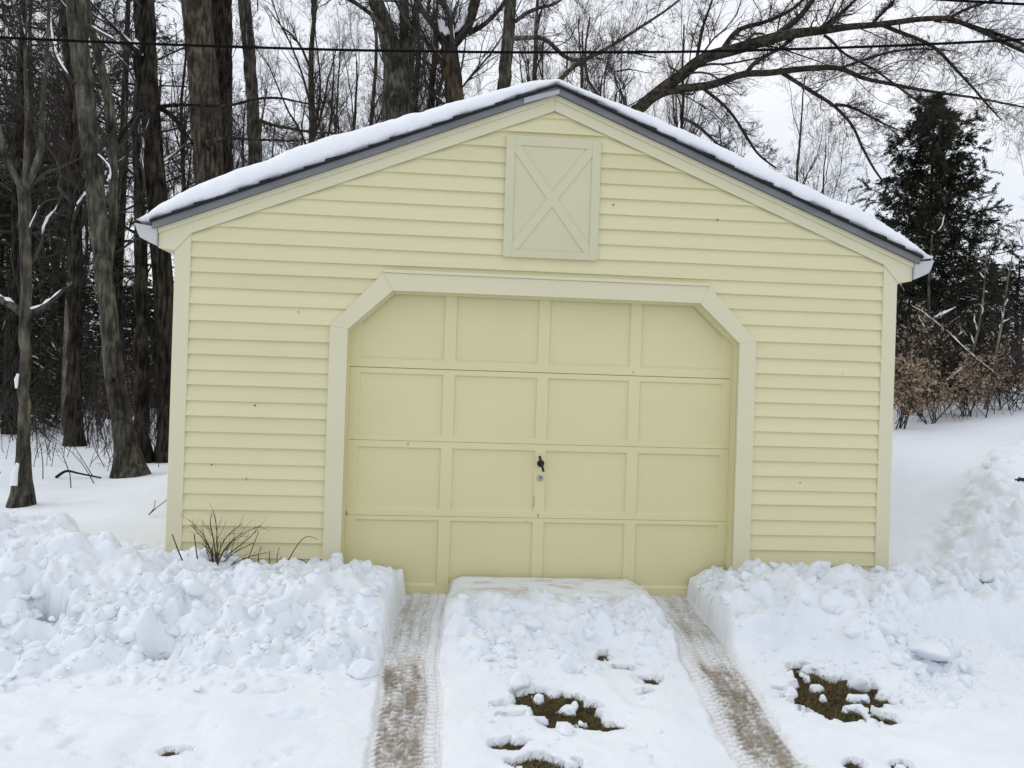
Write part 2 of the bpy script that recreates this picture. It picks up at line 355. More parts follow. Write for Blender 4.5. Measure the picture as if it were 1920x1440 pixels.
for cx, cy, a, b, k in PATCH:
    q = ((X-cx)/a)**2+((Y-cy)/b)**2
    q = q*(1+1.7*fbm(X*7, Y*12, 71)) + .9*fbm(X*22, Y*34, 72)-.15
    pm = np.maximum(pm, k*(1-ss(.55, 1.05, q)))
broad = np.zeros_like(H)
for n_, (cx, cy, a, b, k) in enumerate(PATCH):
    pd = .16 if n_ < NPATCH or cy < -1.3 else .035
    broad = np.maximum(broad, np.exp(-((X-cx)/(a+pd))**2-((Y-cy)/(b+pd))**2))
broad = np.where(np.hypot(X, Y+1.5) < 2.4, ss(.15, .75, broad), 0)
H = H*(1-broad)+np.minimum(H, zg(X, Y)+.012+.026*vn(X*9, Y*12, 74)+.012*fbm(X*26, Y*26, 75))*broad
hole = ss(.25, .60, pm)
near = (1-ss(.0, .25, np.zeros_like(H)))
H = H*(1-hole)+(zg(X, Y)-.035)*hole
# a few remnants of snow lying in the patches
rem = ss(.76, .83, vn(X*13, Y*20, 73))*hole
H = np.where(rem > .1, np.maximum(H, zg(X, Y)-.02+.045*rem), H)
# keep clear of the building
inside = (np.abs(X) < 2.54) & (Y > .012) & (Y < 6.1)
open_ = (np.abs(X) < 1.36) & (Y < .085)
H = np.where(inside & ~open_, -.6, H)
# dirty smears on the middle block and by the track edges
smear = ss(.08, .30, fbm(X*5, Y*11, 81)+.12)*ss(-.62, -.30, Y)*(np.abs(X-.04) < .70)*(Y < .1)*.75
smear += .8*ss(.1, .25, fbm(X*26, Y*26, 84)+.05)*np.exp(-((X-.27)/.06)**2-((Y+.97)/.09)**2)
edge = np.zeros_like(H)
for fx in (xcl, xcr):
    d = np.abs(X-fx(Y)); edge = np.maximum(edge, np.exp(-((d-TW)/.035)**2)*ss(.02, .25, fbm(X*20, Y*20, 83)+.1))
smear = smear+.5*ss(.02, .26, pm)*(1-hole)*(.5+vn(X*30, Y*30, 85))
smear = np.clip(smear+.35*edge*(Y < .1)*(Y > -3.5), 0, 1)
ny, nx = X.shape
def grid_faces(ny, nx):
    i = np.arange(ny*nx).reshape(ny, nx)
    return np.stack([i[:-1, :-1], i[:-1, 1:], i[1:, 1:], i[1:, :-1]], -1).reshape(-1, 4)
me = mesh_np('snow', np.stack([X, Y, H], -1), grid_faces(ny, nx)); fattr(me, 'dirt', smear)
tag(link('snow', me, m_snow, smooth=True), kind='structure')
# the turf and soil below
sx = np.concatenate([-spaced(3.2, 140, 25, 3)[::-1][:-1], np.arange(-3.2, 3.2, .03), spaced(3.2, 140, 25, 3)])
sy = np.concatenate([-spaced(3.4, 60, 15, 3)[::-1][:-1], np.arange(-3.4, .02, .03), spaced(.02, 200, 40, 3)])
X2, Y2 = np.meshgrid(sx, sy)
Z2 = zg(X2, Y2)-.012+.014*fbm(X2*9, Y2*9, 91)
tag(link('ground', mesh_np('ground', np.stack([X2, Y2, Z2-.02*(np.hypot(X2, Y2+1.5) > 6)], -1), grid_faces(*X2.shape)), m_soil, smooth=True), kind='structure')
# matted grass on the bare patches
gv = []; g = np.random.default_rng(5)
for cx, cy, a, b, k in PATCH:
    n = int(5200*a*b*8)
    th = g.uniform(0, 6.28, n); rr = np.sqrt(g.random(n)); x = cx+a*rr*np.cos(th); y = cy+b*rr*np.sin(th); z = zg(x, y)-.01
    L = g.uniform(.015, .05, n); an = g.uniform(0, 6.28, n); up = g.uniform(.05, .7, n); wd = g.uniform(.0012, .0028, n)
    dx = np.cos(an)*L; dy = np.sin(an)*L
    p0 = np.stack([x, y, z], -1); p2 = p0+np.stack([dx, dy, L*up], -1); s = np.stack([-np.sin(an)*wd, np.cos(an)*wd, 0*wd], -1)
    gv.append(np.stack([p0-s, p0+s, p2+s*.3, p2-s*.3], 1))
gv = np.concatenate(gv).reshape(-1, 3)
tag(link('grass', mesh_np('grass', gv, np.arange(len(gv)).reshape(-1, 4)), m_grass), kind='stuff')
bpy.data.objects['grass']['label'] = 'matted brown grass showing in holes melted through the snow'
# tyre tracks with tread
def track(fx, white_side, seed):
    v = np.arange(.10, -3.9, -.0045); u = np.linspace(-1.4, 1.4, 96)
    U, Vv = np.meshgrid(u, v); xc = fx(Vv)
    Xt = xc+U*TW; jit = .05*fbm(U*3, Vv*9, seed)+.012*fbm(U*11, Vv*30, seed+1)
    ph = (Vv+jit)/.036
    rib = np.floor((U+1)*2.6); lug = np.sin(2*np.pi*(ph+.5*(rib % 2)+.35*np.abs(U)))
    grv = np.abs(((U+1)*2.6) % 1-.5) > .43
    hgt = .0068*np.tanh(3*lug)*(~grv)-.004*grv
    brk = ss(-.1, .22, fbm(U*2.5, Vv*5, seed+3)+.08*np.tanh(2*lug))
    worn = np.interp(Vv, [-3.9, -2.1, -1.85, -1.5, -1.15, -1.0, -.85, -.6, -.2, .1], [.6, .62, .86, 1, .95, .40, .28, .52, .46, .30])
    sidew = ss(.25, .75, U*white_side)          # the shoulder stays white and ribbed
    fleck = ss(.60, .78, vn(U*15, Vv*75, seed+9))*ss(.25, .6, vn(U*4, Vv*13, seed+10))
    dirt = np.clip(worn*(.80+.5*brk+.9*fbm(U*6, Vv*30, seed+5)+.9*fbm(U*4, Vv*5, seed+12))*(1-.9*sidew)*(1-ss(.80, 1.02, np.abs(U)+.12*fbm(U*3, Vv*18, seed+13))) - .28*fleck - .2*np.tanh(2*lug)*(.2+1.4*vn(U*5, Vv*16, seed+20)), 0, 1)*.92
    hgt = hgt*(1-.6*brk*(1-sidew)) + .003*fbm(U*12, Vv*60, seed+6)
    hgt = hgt*np.clip(.35+1.3*vn(U*3, Vv*8, seed+14), 0, 1.2)
    Z = zg(Xt, Vv)+.004+hgt*(np.abs(U) < 1.02)+.006*ss(.95, 1.15, np.abs(U))
    me = mesh_np('tyre_track', np.stack([Xt, Vv, Z], -1), grid_faces(*Xt.shape)[:, ::-1]); fattr(me, 'dirt', dirt)
    return tag(link('tyre_track', me, m_track, smooth=True), kind='structure')
track(xcl, 1, 100); track(xcr, -1, 140)
# loose clods lying on the surface
def ico(k):
    import bmesh
    bm = bmesh.new(); bmesh.ops.create_icosphere(bm, subdivisions=k, radius=1)
    v = np.array([q.co[:] for q in bm.verts]); f = np.array([[q.index for q in p.verts] for p in bm.faces]); bm.free(); return v, f
ICO = {1: ico(1), 2: ico(2), 3: ico(3), 4: ico(4)}
def lump(c, r, g, flat=.75, lv=2):
    """an irregular broken block of snow: soft intersection of random planes, roughened"""
    IV = ICO[lv][0]; n = g.integers(6, 10)
    k = unit_(g.normal(size=(n, 3))); o = g.uniform(.42, .95, n)
    q = np.where(IV@k.T > .08, o/np.maximum(IV@k.T, .08), 9); q = np.concatenate([q, np.full((len(IV), 1), 1.05)], 1)
    d = -np.log(np.exp(-16*q).sum(1))/16
    s3 = g.uniform(0, 90); d = d*(1+.34*fbm(IV[:, 0]*2.1+IV[:, 2]*1.3+s3, IV[:, 1]*2.1-IV[:, 2]*1.7+s3, 401, 4))
    v = IV*d[:, None]*r*1.15*g.uniform(.7, 1.3, 3)*[1, 1, flat]
    a, b = g.uniform(0, 6.28), g.normal(0, .5); R = np.array([[np.cos(a), -np.sin(a), 0], [np.sin(a), np.cos(a), 0], [0, 0, 1]])@np.array([[1, 0, 0], [0, np.cos(b), -np.sin(b)], [0, np.sin(b), np.cos(b)]])
    return v@R.T+c
def unit_(v): return v/np.linalg.norm(v, axis=-1, keepdims=True)
from bisect import bisect
def Hs(x, y):
    i = min(max(np.searchsorted(gx, x), 1), nx-1); j = min(max(np.searchsorted(gy, y), 1), ny-1)
    return H[j-1:j+1, i-1:i+1].max()
cv = []; cf = []; g = np.random.default_rng(8); nb = 0
def scatter(n, xr, yr, rr, keep=lambda x, y: True):
    global nb
    for _ in range(n):
        x = g.uniform(*xr); y = g.uniform(*yr); r = rr[0]*(rr[1]/rr[0])**(g.random()**1.9)
        if on_track(x-r, y) or on_track(x+r, y) or not keep(x, y): continue
        lv = 3 if r > .03 else 2 if r > .014 else 1; cv.append(lump((x, y, Hs(x, y)+r*g.uniform(-.75, -.2)), r, g, .75, lv)); cf.append(ICO[lv][1]+nb); nb += len(ICO[lv][0])
scatter(260, (-4.5, -1.05), (-1.4, -.9), (.008, .06)); scatter(200, (-4.4, -1.05), (-1.1, -.1), (.02, .075)); scatter(300, (-4.4, -1.05), (-1.3, -.7), (.008, .022))
scatter(110, (-.58, .66), (-1.25, -.9), (.008, .035)); scatter(60, (-.55, .62), (-1.02, -.45), (.012, .055)); scatter(90, (-.55, .62), (-1.08, -.4), (.006, .02)); scatter(190, (1.05, 2.4), (-1.65, -1.0), (.008, .05))
scatter(260, (1.08, 4.0), (-1.3, -.1), (.006, .022), lambda x, y: y > np.interp(x, [1, 2, 2.6], [-1.3, -1.2, -.5])); scatter(190, (1.08, 4.3), (-1.2, -.12), (.015, .075), lambda x, y: y > np.interp(x, [1, 2, 2.6], [-1.2, -1.1, -.45])); scatter(220, (2.9, 7), (-.4, 5.5), (.012, .085), lambda x, y: nr(x, y, 0))
scatter(45, (-.5, .4), (-2.05, -1.4), (.006, .03)); scatter(15, (1.1, 1.8), (-1.7, -1.1), (.006, .025))
o = tag(link('snow_clods', mesh_np('snow_clods', np.concatenate(cv), np.concatenate(cf)), m_snow, smooth=True), 'small loose clods of ploughed snow scattered over the snow banks', None, None, 'stuff')
fattr(o.data, 'dirt', np.zeros(len(o.data.vertices)))
for px, py, r, lab in [(1745, 1232, .085, 'large squarish block of snow lying alone right of the ploughed bank'),
                       (973, 1268, .05, 'rounded snow chunk fallen in front of the middle snow block'),
                       (682, 1252, .06, 'snow chunk at the foot of the left bank beside the wheel track'),
                       (1612, 1262, .055, 'round snow ball at the foot of the right bank behind the bare turf patch'),
                       (1060, 1358, .035, 'small smooth snow lump lying on the bare turf between the wheel tracks')]:
    P = hit(px, py+8); v = lump((0, 0, 0), r, g, .8, 4)
    o = tag(link('snow_chunk', mesh_np('snow_chunk', v, ICO[4][1]), m_snow, smooth=True), lab, 'snow chunk', 'separate chunks of snow')
    o.location = (P[0], P[1], max(Hs(P[0], P[1]), zg(P[0], P[1]))+r*.35); fattr(o.data, 'dirt', np.zeros(len(v)))

# ------------------------------------------------------------------ garage
G = empty('garage', (0, 0, 0), 'pale yellow clapboard garage with a snow covered gable roof and panelled door', 'garage')
SL = .3985                                     # roof slope
edges = [-.06, .045, .150, .256, .361, .469, .579, .688] + [.688+.1056*k for k in range(1, 9)] + [1.638, 1.747, 1.862, 1.977, 2.090, 2.195, 2.293, 2.402]
edges += [2.402+.1085*k for k in range(1, 11)]
def xin(z):                                    # opening half width under the casing
    return float(np.interp(z, [-1, 1.85, 2.175], [1.45, 1.45, 1.12])) if z < 2.175 else 0
def xout(z):                                   # wall half width up to the rake board
    return min(2.50, max(0, (3.48-z)/SL))
tones = []; sb = MB(); g = np.random.default_rng(3)
for z0, z1 in zip(edges[:-1], edges[1:]):
    z1 = min(z1, 3.47)
    if z0 >= 3.46: break
    zt = z1; z1 = min(z1+.014, 3.47); cuts = sorted({z0, z1} | {c for c in (1.85, 2.1749, 2.1751, 2.484) if z0 < c < z1})
    lip = .0185+g.uniform(-.0015, .002); sag = g.normal(0, .0012)
    def yf(z): return -.001-(lip+.003)*(1-(z-z0)/(z1-z0))
    tone = {-1: g.random()**2, 1: g.random()**2}
    for a, b in zip(cuts[:-1], cuts[1:]):
        for s in (-1, 1):
            n = 12
            for k in range(n):                 # short lengths, so that each board can bow slightly
                def X_(z, t): i, o_ = xin(z+1e-6 if z == a else z-1e-6), xout(z); return s*(i+(o_-i)*t)
                t0, t1 = k/n, (k+1)/n
                dz = lambda xx: .0016*math.sin(xx*2.3+z0*31)+sag
                pts = [(X_(a, t0), yf(a), a+dz(X_(a, t0))), (X_(a, t1), yf(a), a+dz(X_(a, t1))), (X_(b, t1), yf(b), b+dz(X_(b, t1))), (X_(b, t0), yf(b), b+dz(X_(b, t0)))]
                if s < 0: pts = pts[::-1]
                sb.quad(*pts); tones += [tone[s]]*4
                if a == z0:
                    p, q = (pts[0], pts[1]) if s > 0 else (pts[3], pts[2])
                    qd = [(p[0], 0, p[2]), (q[0], 0, q[2]), q, p]
                    if s < 0: qd = qd[::-1]
                    sb.quad(*qd); tones += [tone[s]]*4
o = sb.build('siding', m_side, G); fattr(o.data, 'tone', np.array(tones)*.55)
attr_mix(m_side, 'tone', (.60, .56, .34), (.66, .61, .38), 3)
for px, py, r in [(478, 760, .006), (397, 871, .005), (462, 897, .007), (1345, 412, .006), (1150, 384, .006), (560, 585, .004), (1500, 905, .004), (1580, 700, .004)]:
    nb_ = MB(); q = at(px, py, -.016); nb_.cyl((q[0], -.017, q[2]), (0, -1, 0), r, r*.7, .006, 8); nb_.build('nail_hole', m_dark, G)
wb = MB()                                      # side and back walls with the same boards
for s in (-1, 1):
    z = -.1
    while z < 2.33:
        z1 = min(z+.108, 2.40); x0 = s*2.535; x1 = s*2.55
        q = [(x1, .0, z), (x1, 6, z), (x0, 6, z1), (x0, .0, z1)]; q2 = [(x0, 0, z), (x0, 6, z), (x1, 6, z), (x1, 0, z)]
        if s < 0: q = q[::-1]; q2 = q2[::-1]
        wb.quad(*q); wb.quad(*q2); z = z1
wb.prism([(-2.53, -.1), (2.53, -.1), (2.53, 2.45), (0, 3.46), (-2.53, 2.45)], 5.96, 6.0)
wb.build('wall', m_side, G)
fl = MB(); fl.box(-2.5, 2.5, .115, 5.95, -.25, -.03); fl.build('floor_slab', m_conc, G)
for s in (-1, 1):
    b = MB(); x = sorted((s*2.453, s*2.557)); b.box(x[0], x[1], -.026, -.0005, -.15, 2.46); x = sorted((s*2.551, s*2.575))
    x = sorted((s*2.552, s*2.557)); b.box(x[0], x[1], .0005, .1, -.15, 2.33); b.build('corner_board', m_trim, G, .003)
    b = MB(); P = [(s*2.664, 2.343), (s*2.557, 2.330), (s*2.449, 2.452), (0, 3.427), (0, 3.534), (s*2.664, 2.473)]
    if s > 0: P = P[::-1]
    b.prism(P if s < 0 else P, -.034, -.0275); 
    P2 = [(s*2.664, 2.440), (0, 3.501), (0, 3.5365), (s*2.664, 2.4755)]
    if s > 0: P2 = P2[::-1]
    b.prism(P2, -.052, -.0345)
    o = b.build('rake_board', m_trim, G, .003)
    b = MB(); P = [(s*2.555, 2.331), (s*2.664, 2.344), (s*2.664, 2.472), (s*2.535, 2.5)]
    if s > 0: pass
    b.prism(P, -.0265, 6.0); b.build('eave_soffit', m_trim, G)
    # K-profile gutter, open on top, with a front end cap
    prof = [(0.003, 2.478), (0.003, 2.352), (.060, 2.378), (.112, 2.404), (.126, 2.43), (.143, 2.480), (.150, 2.494), (.142, 2.497)]
    inner = [(.137, 2.488), (.119, 2.434), (.106, 2.411), (.058, 2.386), (.009, 2.362), (.009, 2.478)]
    ring = prof+inner; b = MB(); n = len(ring)
    vs_ = [(s*(2.664+a), yy, z) for yy in (-.055, 6.02) for a, z in ring]
    b.add(vs_, [(i, (i+1) % n, (i+1) % n+n, i+n)[::s] for i in range(n)])
    cap = [(s*(2.664+a), z) for a, z in prof]
    if s < 0: cap = cap
    b.prism(cap if s > 0 else cap[::-1], -.059, -.0555); b.prism(cap if s > 0 else cap[::-1], 6.021, 6.025)
    b.build('gutter', m_gutter, G)
    # drip edge: bent metal, two lengths on the left
    def strip(b, xa, xb, y, lo=.005, hi=.041):
        za = 3.538-SL*abs(xa); zb = 3.538-SL*abs(xb)
        P = [(xa, za+lo), (xb, zb+lo), (xb, zb+hi), (xa, za+hi)]
        if xa > xb: P = P[::-1]
        b.prism(P, y, y+.03)
    b = MB(); strip(b, s*2.69, s*.0, -.086); strip(b, s*2.69, s*.0, -.090, -.004, .006)
    b.build('drip_edge', m_drip, G, .002)
fp = MB(); P = [(-.225, 3.538-SL*.225-.004), (0.02, 3.538-.012), (.02, 3.538+.018), (-.225, 3.538-SL*.225+.034)]
fp.prism(P, -.098, -.0905); fp.build('loose_flashing', m_dripL, G)
# roof deck with stepped shingle courses
rb_ = MB()
for s in (-1, 1):
    n = 19
    for k in range(n):
        xa = s*(2.70-2.70*k/n); xb = s*(2.70-2.70*(k+1)/n)
        za = 3.580-SL*abs(xa); zb = 3.580-SL*abs(xb)
        P = [(xa, za-.003), (xb, zb-.003), (xb, zb+.007), (xa, za+.014+.004*((k*7) % 3))]
        if s > 0: P = P[::-1]
        rb_.prism(P, -.108-.004*(k % 3), 6.12)
rb_.build('roof', m_shing, G)
# door casing and jamb
oc = [(-1.509, -.12), (-1.509, 1.860), (-1.155, 2.240), (1.155, 2.240), (1.509, 1.860), (1.509, -.12)]
ic = [(-1.386, -.12), (-1.386, 1.840), (-1.088, 2.118), (1.088, 2.118), (1.386, 1.840), (1.386, -.12)]
for k in range(5):
    b = MB(); P = [oc[k], ic[k], ic[k+1], oc[k+1]]; b.prism(P, -.036, -.001); b.build('door_casing', m_trim, G, .003)
b = MB(); b.prism([(-1.15, 2.2405), (1.15, 2.2405), (1.15, 2.262), (-1.15, 2.262)], -.046, -.001); b.build('drip_cap', m_trim, G, .002)
b = MB()
for k in range(5):
    a, c = ic[k], ic[k+1]
    b.quad((a[0], -.0005, a[1]), (c[0], -.0005, c[1]), (c[0], .15, c[1]), (a[0], .15, a[1]))
ist = [(x*.9955, z*.9955 if z > 0 else z) for x, z in ic]
for k in range(5):                              # stop bead
    a, c, a2, c2 = ic[k], ic[k+1], ist[k], ist[k+1]
    b.quad((a[0], .035, a[1]), (a2[0], .035, a2[1]), (c2[0], .035, c2[1]), (c[0], .035, c[1]))
    b.quad((a2[0], .035, a2[1]), (a2[0], .10, a2[1]), (c2[0], .10, c2[1]), (c2[0], .035, c2[1]))
b.build('door_jamb', m_door, G)
# sectional door
D = MB(); D.quad((-1.5, .16, -.1), (1.5, .16, -.1), (1.5, .16, 2.3), (-1.5, .16, 2.3)); D = D.build('garage_door', m_dark, G)
cols = [(-1.309, -.722), (-.642, -.048), (.030, .622), (.702, 1.318)]
def section(z0, z1, p0, p1, y, tilt=0):
    b = MB(); xs = [-1.42] + [v for c in cols for v in c] + [1.42]; zs = [z0, p0, p1, z1]
    e = .016
    for i in range(len(xs)-1):
        for j in range(3):
            xa, xb, za, zb = xs[i], xs[i+1], zs[j], zs[j+1]
            if i % 2 == 1 and j == 1:
                o4 = [(xa, za), (xb, za), (xb, zb), (xa, zb)]; i4 = [(xa+e*.5, za+e), (xb-e*.5, za+e), (xb-e*.5, zb-e*.5), (xa+e*.5, zb-e*.5)]
                b.quad(*[(x, y+.016, z) for x, z in i4])
                for k in range(4):
                    k2 = (k+1) % 4
                    b.quad((o4[k][0], y, o4[k][1]), (o4[k2][0], y, o4[k2][1]), (i4[k2][0], y+.016, i4[k2][1]), (i4[k][0], y+.016, i4[k][1]))
            else: b.quad((xa, y, za), (xb, y, za), (xb, y, zb), (xa, y, zb))
    b.quad((-1.42, y, z1), (1.42, y, z1), (1.42, y+.045, z1), (-1.42, y+.045, z1))
    b.quad((-1.42, y+.045, z0), (1.42, y+.045, z0), (1.42, y, z0), (-1.42, y, z0))
    o = b.build('door_section', m_door, D)
    return o
section(1.589, 2.25, 1.648, 2.19, .100); section(1.0735, 1.5852, 1.107, 1.549, .1015); section(.5425, 1.0713, .580, 1.026, .1005); section(-.03, .5402, .046, .511, .1015)
for px, py, w2, h2 in ((765, 832, .0015, .010), (1009, 967, .0016, .012), (1001, 940, .0012, .04), (986, 977, .001, .006), (650, 962, .002, .014), (1187, 698, .0015, .008)):
    q = at(px, py, .099); b = MB(); b.box(q[0]-w2, q[0]+w2, .0975, .0995, q[2]-h2, q[2]+h2); b.build('crack', m_dark, D)
b = MB(); b.box(-1.384, 1.384, .090, .1005, -.027, .030); b.build('bottom_rail', m_door, D, .003)
hb = MB()                                       # T handle: boss, stem and bar
hb.cyl((-.006, .0995, .935), (0, -1, 0), .027, .022, .014); hb.cyl((-.006, .086, .935), (0, -1, 0), .010, .009, .030)
a_ = np.array([-.021, .058, .992]); c_ = np.array([.012, .058, .880]); hb.cyl(a_, c_-a_, .0095, .0085, np.linalg.norm(c_-a_), 14)
hb.add([(-.032, .0985, .935), (-.006, .0985, .915), (.022, .0985, .935), (-.006, .0985, .955), (-.032, .09, .935), (-.006, .09, .915), (.022, .09, .935), (-.006, .09, .955)], [(4, 5, 6, 7), (0, 1, 5, 4), (1, 2, 6, 5), (2, 3, 7, 6), (3, 0, 4, 7)])
hb.build('handle', m_black, D, .002)
lk = MB(); lk.cyl((-.006, .0995, .829), (0, -1, 0), .022, .020, .009, 24); lk.build('lock', m_steel, D, .002)
lk = MB(); lk.box(-.0095, -.0025, .0885, .0900, .826, .846); lk.build('keyhole', m_black, D)
# loft hatch with a crossed brace
b = MB(); x0, x1, z0, z1 = -.334, .337, 2.388, 3.240; fw = .062
b.box(x0+.002, x1-.002, -.030, -.002, z0+.002, z1-.002); HT = b.build('loft_hatch', m_hatch, G)
for r in [(x0, x0+fw, z0, z1), (x1-fw, x1, z0, z1), (x0+fw, x1-fw, z1-.068, z1), (x0+fw, x1-fw, z0, z0+.052)]:
    b = MB(); b.box(r[0], r[1], -.038, -.0305, r[2], r[3]); b.build('hatch_frame', m_hatch, HT, .002)
b = MB(); xa, xb, za, zb = x0+fw, x1-fw, z0+.052, z1-.068; cx, cz = .002, 2.785; wv = .058
def bar(xp, zp, sx, sz): 
    return
dx_, dz_ = .052, .072
poly = [(xa, za), (xa+.035, za), (cx, cz-.032), (xb-.035, za), (xb, za), (xb, za+.048), (cx+.040, cz+.006), (xb, zb-.048), (xb, zb), (xb-.032, zb), (cx+.05, cz+.055)]
def brace(p, q, wd):
    p = np.array(p); q = np.array(q); d = (q-p)/np.linalg.norm(q-p); n = np.array([-d[1], d[0]])*wd/2
    return [tuple(p-n), tuple(q-n), tuple(q+n), tuple(p+n)]
for k in (0, 1):
    a, c = .040, .052
    P = [(xa, za), (xa+a, za), (xb, zb-c), (xb, zb), (xb-a, zb), (xa, za+c)]
    if k: P = [(xa+xb-x, z) for x, z in P][::-1]
    b = MB(); b.prism(P, -.0365-.0005*k, -.0305); b.build('hatch_brace', m_hatch, HT, .0015)

# ------------------------------------------------------------------ snow on the roof
tx_ = [-2.785, -2.74, -2.66, -2.55, -2.38, -1.9, -1.46, -.6, -.16, 0, .2, .45, 1.39, 2.0, 2.40, 2.55, 2.65, 2.72, 2.775]
tt_ = [0, .055, .108, .140, .158, .168, .164, .122, .082, .048, .066, .086, .116, .126, .126, .108, .078, .04, 0]
xs = np.concatenate([np.linspace(-2.785, -2.5, 40)[:-1], np.linspace(-2.5, 2.5, 260), np.linspace(2.5, 2.775, 40)[1:]])
yr_ = np.concatenate([-.112+.09*np.linspace(0, 1, 16)**1.6, np.linspace(.05, 6.1, 60)])
Xr, Yr = np.meshgrid(xs, yr_)
roofz = np.maximum(3.597-SL*np.abs(Xr), 2.512); roofz = np.where(np.abs(Xr) < .05, np.minimum(roofz, 3.60), roofz)
u = np.clip((Yr+.112)/.09, 0, 1); prof = .30*(u > 0)+.70*np.sqrt(1-(1-u)**2)
T = np.interp(Xr, tx_, tt_)*(1+.42*fbm(Xr*1.1, Yr*1.3, 201)+.22*fbm(Xr*4.5, Yr*4.5, 207))
edgeback = .03*fbm(Xr*7, Xr*0, 202)+.012*fbm(Xr*30, Xr*0, 204)
Zr = roofz+T*prof+.006*fbm(Xr*16, Yr*16, 203)
Zr[0] = roofz[0]+np.clip(.006+.045*fbm(xs*9, xs*0, 205), -.004, .028)
Yr2 = Yr+np.where(u < 1, np.clip(edgeback, -.01, .03), 0); Yr2[0] = Yr2[0]+.012
me = mesh_np('roof_snow', np.concatenate([np.stack([Xr, Yr2, Zr], -1).reshape(-1, 3), np.stack([xs, 0*xs+.02, np.maximum(3.591-SL*np.abs(xs), 2.506)], -1)]), [grid_faces(*Xr.shape)])
nfr = Xr.size; i = np.arange(len(xs)-1)
import bmesh
bm = bmesh.new(); bm.from_mesh(me); bm.verts.ensure_lookup_table()
for k in i: bm.faces.new([bm.verts[nfr+k], bm.verts[nfr+k+1], bm.verts[k+1], bm.verts[k]])
bm.to_mesh(me); bm.free()
tag(link('roof_snow', me, m_rsnow, smooth=True), 'thick smooth layer of snow lying on the garage roof', 'snow')

# ------------------------------------------------------------------ trees: tube and branch tools
def unit(v): return v/np.maximum(np.linalg.norm(v, axis=-1, keepdims=True), 1e-9)
def tubes(P, R, k):
    """P (M,n,3), R (M,n) -> vertices, quads"""
    Mb, n, _ = P.shape
    T = np.empty_like(P); T[:, 1:-1] = P[:, 2:]-P[:, :-2]; T[:, 0] = P[:, 1]-P[:, 0]; T[:, -1] = P[:, -1]-P[:, -2]; T = unit(T)
    mean = unit(P[:, -1]-P[:, 0]); ref = np.where(np.abs(mean[:, 2:3]) > .8, [[1., .13, 0]], [[0., 0, 1]])
    A = unit(np.cross(T, ref[:, None, :])); B = np.cross(T, A)
    th = np.linspace(0, 2*np.pi, k, endpoint=False)
    V = P[:, :, None, :]+R[:, :, None, None]*(A[:, :, None, :]*np.cos(th)[None, None, :, None]+B[:, :, None, :]*np.sin(th)[None, None, :, None])
    i = np.arange(Mb*n*k).reshape(Mb, n, k); j = np.roll(i, -1, 2)
    F = np.stack([i[:, :-1], j[:, :-1], j[:, 1:], i[:, 1:]], -1).reshape(-1, 4)
    return V.reshape(-1, 3), F
def join(parts):
    V = []; F = []; b = 0
    for v, f in parts: V.append(v); F.append(f+b); b += len(v)
    return np.concatenate(V), np.concatenate(F)
def lens(P): return np.linalg.norm(np.diff(P, axis=1), axis=2).sum(1)
def spawn(P, R, c, g, ratio, ang, up=.0, n=6, curl=.18, tmin=.25, rr=.55, taper=.25, absl=None, rmin=.0025):
    Mb, m, _ = P.shape; L = lens(P)
    t = tmin+(1-tmin)*g.random((Mb, c)); f = t*(m-1); i = np.minimum(f.astype(int), m-2); w_ = (f-i)[..., None]
    b = np.arange(Mb)[:, None]
    p = P[b, i]*(1-w_)+P[b, i+1]*w_; T = unit(P[b, i+1]-P[b, i]); r = (R[b, i]*(1-w_[..., 0])+R[b, i+1]*w_[..., 0])
    q = unit(g.normal(size=T.shape)); q = unit(q-(q*T).sum(-1, keepdims=True)*T)
    a = g.uniform(ang[0], ang[1], t.shape)[..., None]
    d = unit(T*np.cos(a)+q*np.sin(a)+[0, 0, up])
    if absl: ln = g.uniform(absl[0], absl[1], t.shape)
    else: ln = L[:, None]*ratio*(1-.55*t)*g.uniform(.55, 1.25, t.shape)
    p = p.reshape(-1, 3); d = d.reshape(-1, 3); ln = ln.reshape(-1); r0 = np.maximum(np.minimum(r.reshape(-1)*rr*g.uniform(.7, 1.15, ln.shape), ln*.035), rmin)
    out = [p]
    for s in range(n-1):
        d = unit(d+curl*g.normal(size=d.shape)+[0, 0, up*.35]); p = p+d*(ln/(n-1))[:, None]; out.append(p)
    P2 = np.stack(out, 1); R2 = r0[:, None]*np.linspace(1, taper, n)[None, :]
    return P2, np.maximum(R2, rmin*.6)
def resample(pts, n):
    pts = np.asarray(pts, float); d = np.concatenate([[0], np.cumsum(np.linalg.norm(np.diff(pts[:, :3], axis=0), axis=1))])
    t = np.linspace(0, d[-1], n); out = np.stack([np.interp(t, d, pts[:, k]) for k in range(pts.shape[1])], -1)
    for _ in range(2): out[1:-1] = .25*out[:-2]+.5*out[1:-1]+.25*out[2:]
    return out
def knobbly(P, R, k, g, amp=.10):
    """a trunk with uneven girth: tube with radius noise"""
    k = k*2 if k > 8 else k; v, f = tubes(P[None], R[None], k); n = len(P)
    c = np.repeat(P, k, 0); th = np.tile(np.arange(k), n)/k*6.28; s = np.repeat(np.arange(n), k)*.35
    am = 1+amp*2*fbm(np.cos(th)*1.6+s*.5+g.uniform(0, 50), np.sin(th)*1.6+s*.3, 300, 3)
    return c+(v-c)*am[:, None], f
def crown_levels(P, R, g, spec):
    """spec: list of dict(c, ratio, ang, ...) applied level after level; P,R of the parents"""
    out = []
    for s in spec:
        s = dict(s); k = s.pop('k', 3)
        P, R = spawn(P, R, s.pop('c'), g, s.pop('ratio', .5), s.pop('ang'), **s); out.append(tubes(P, R, k))
    return out
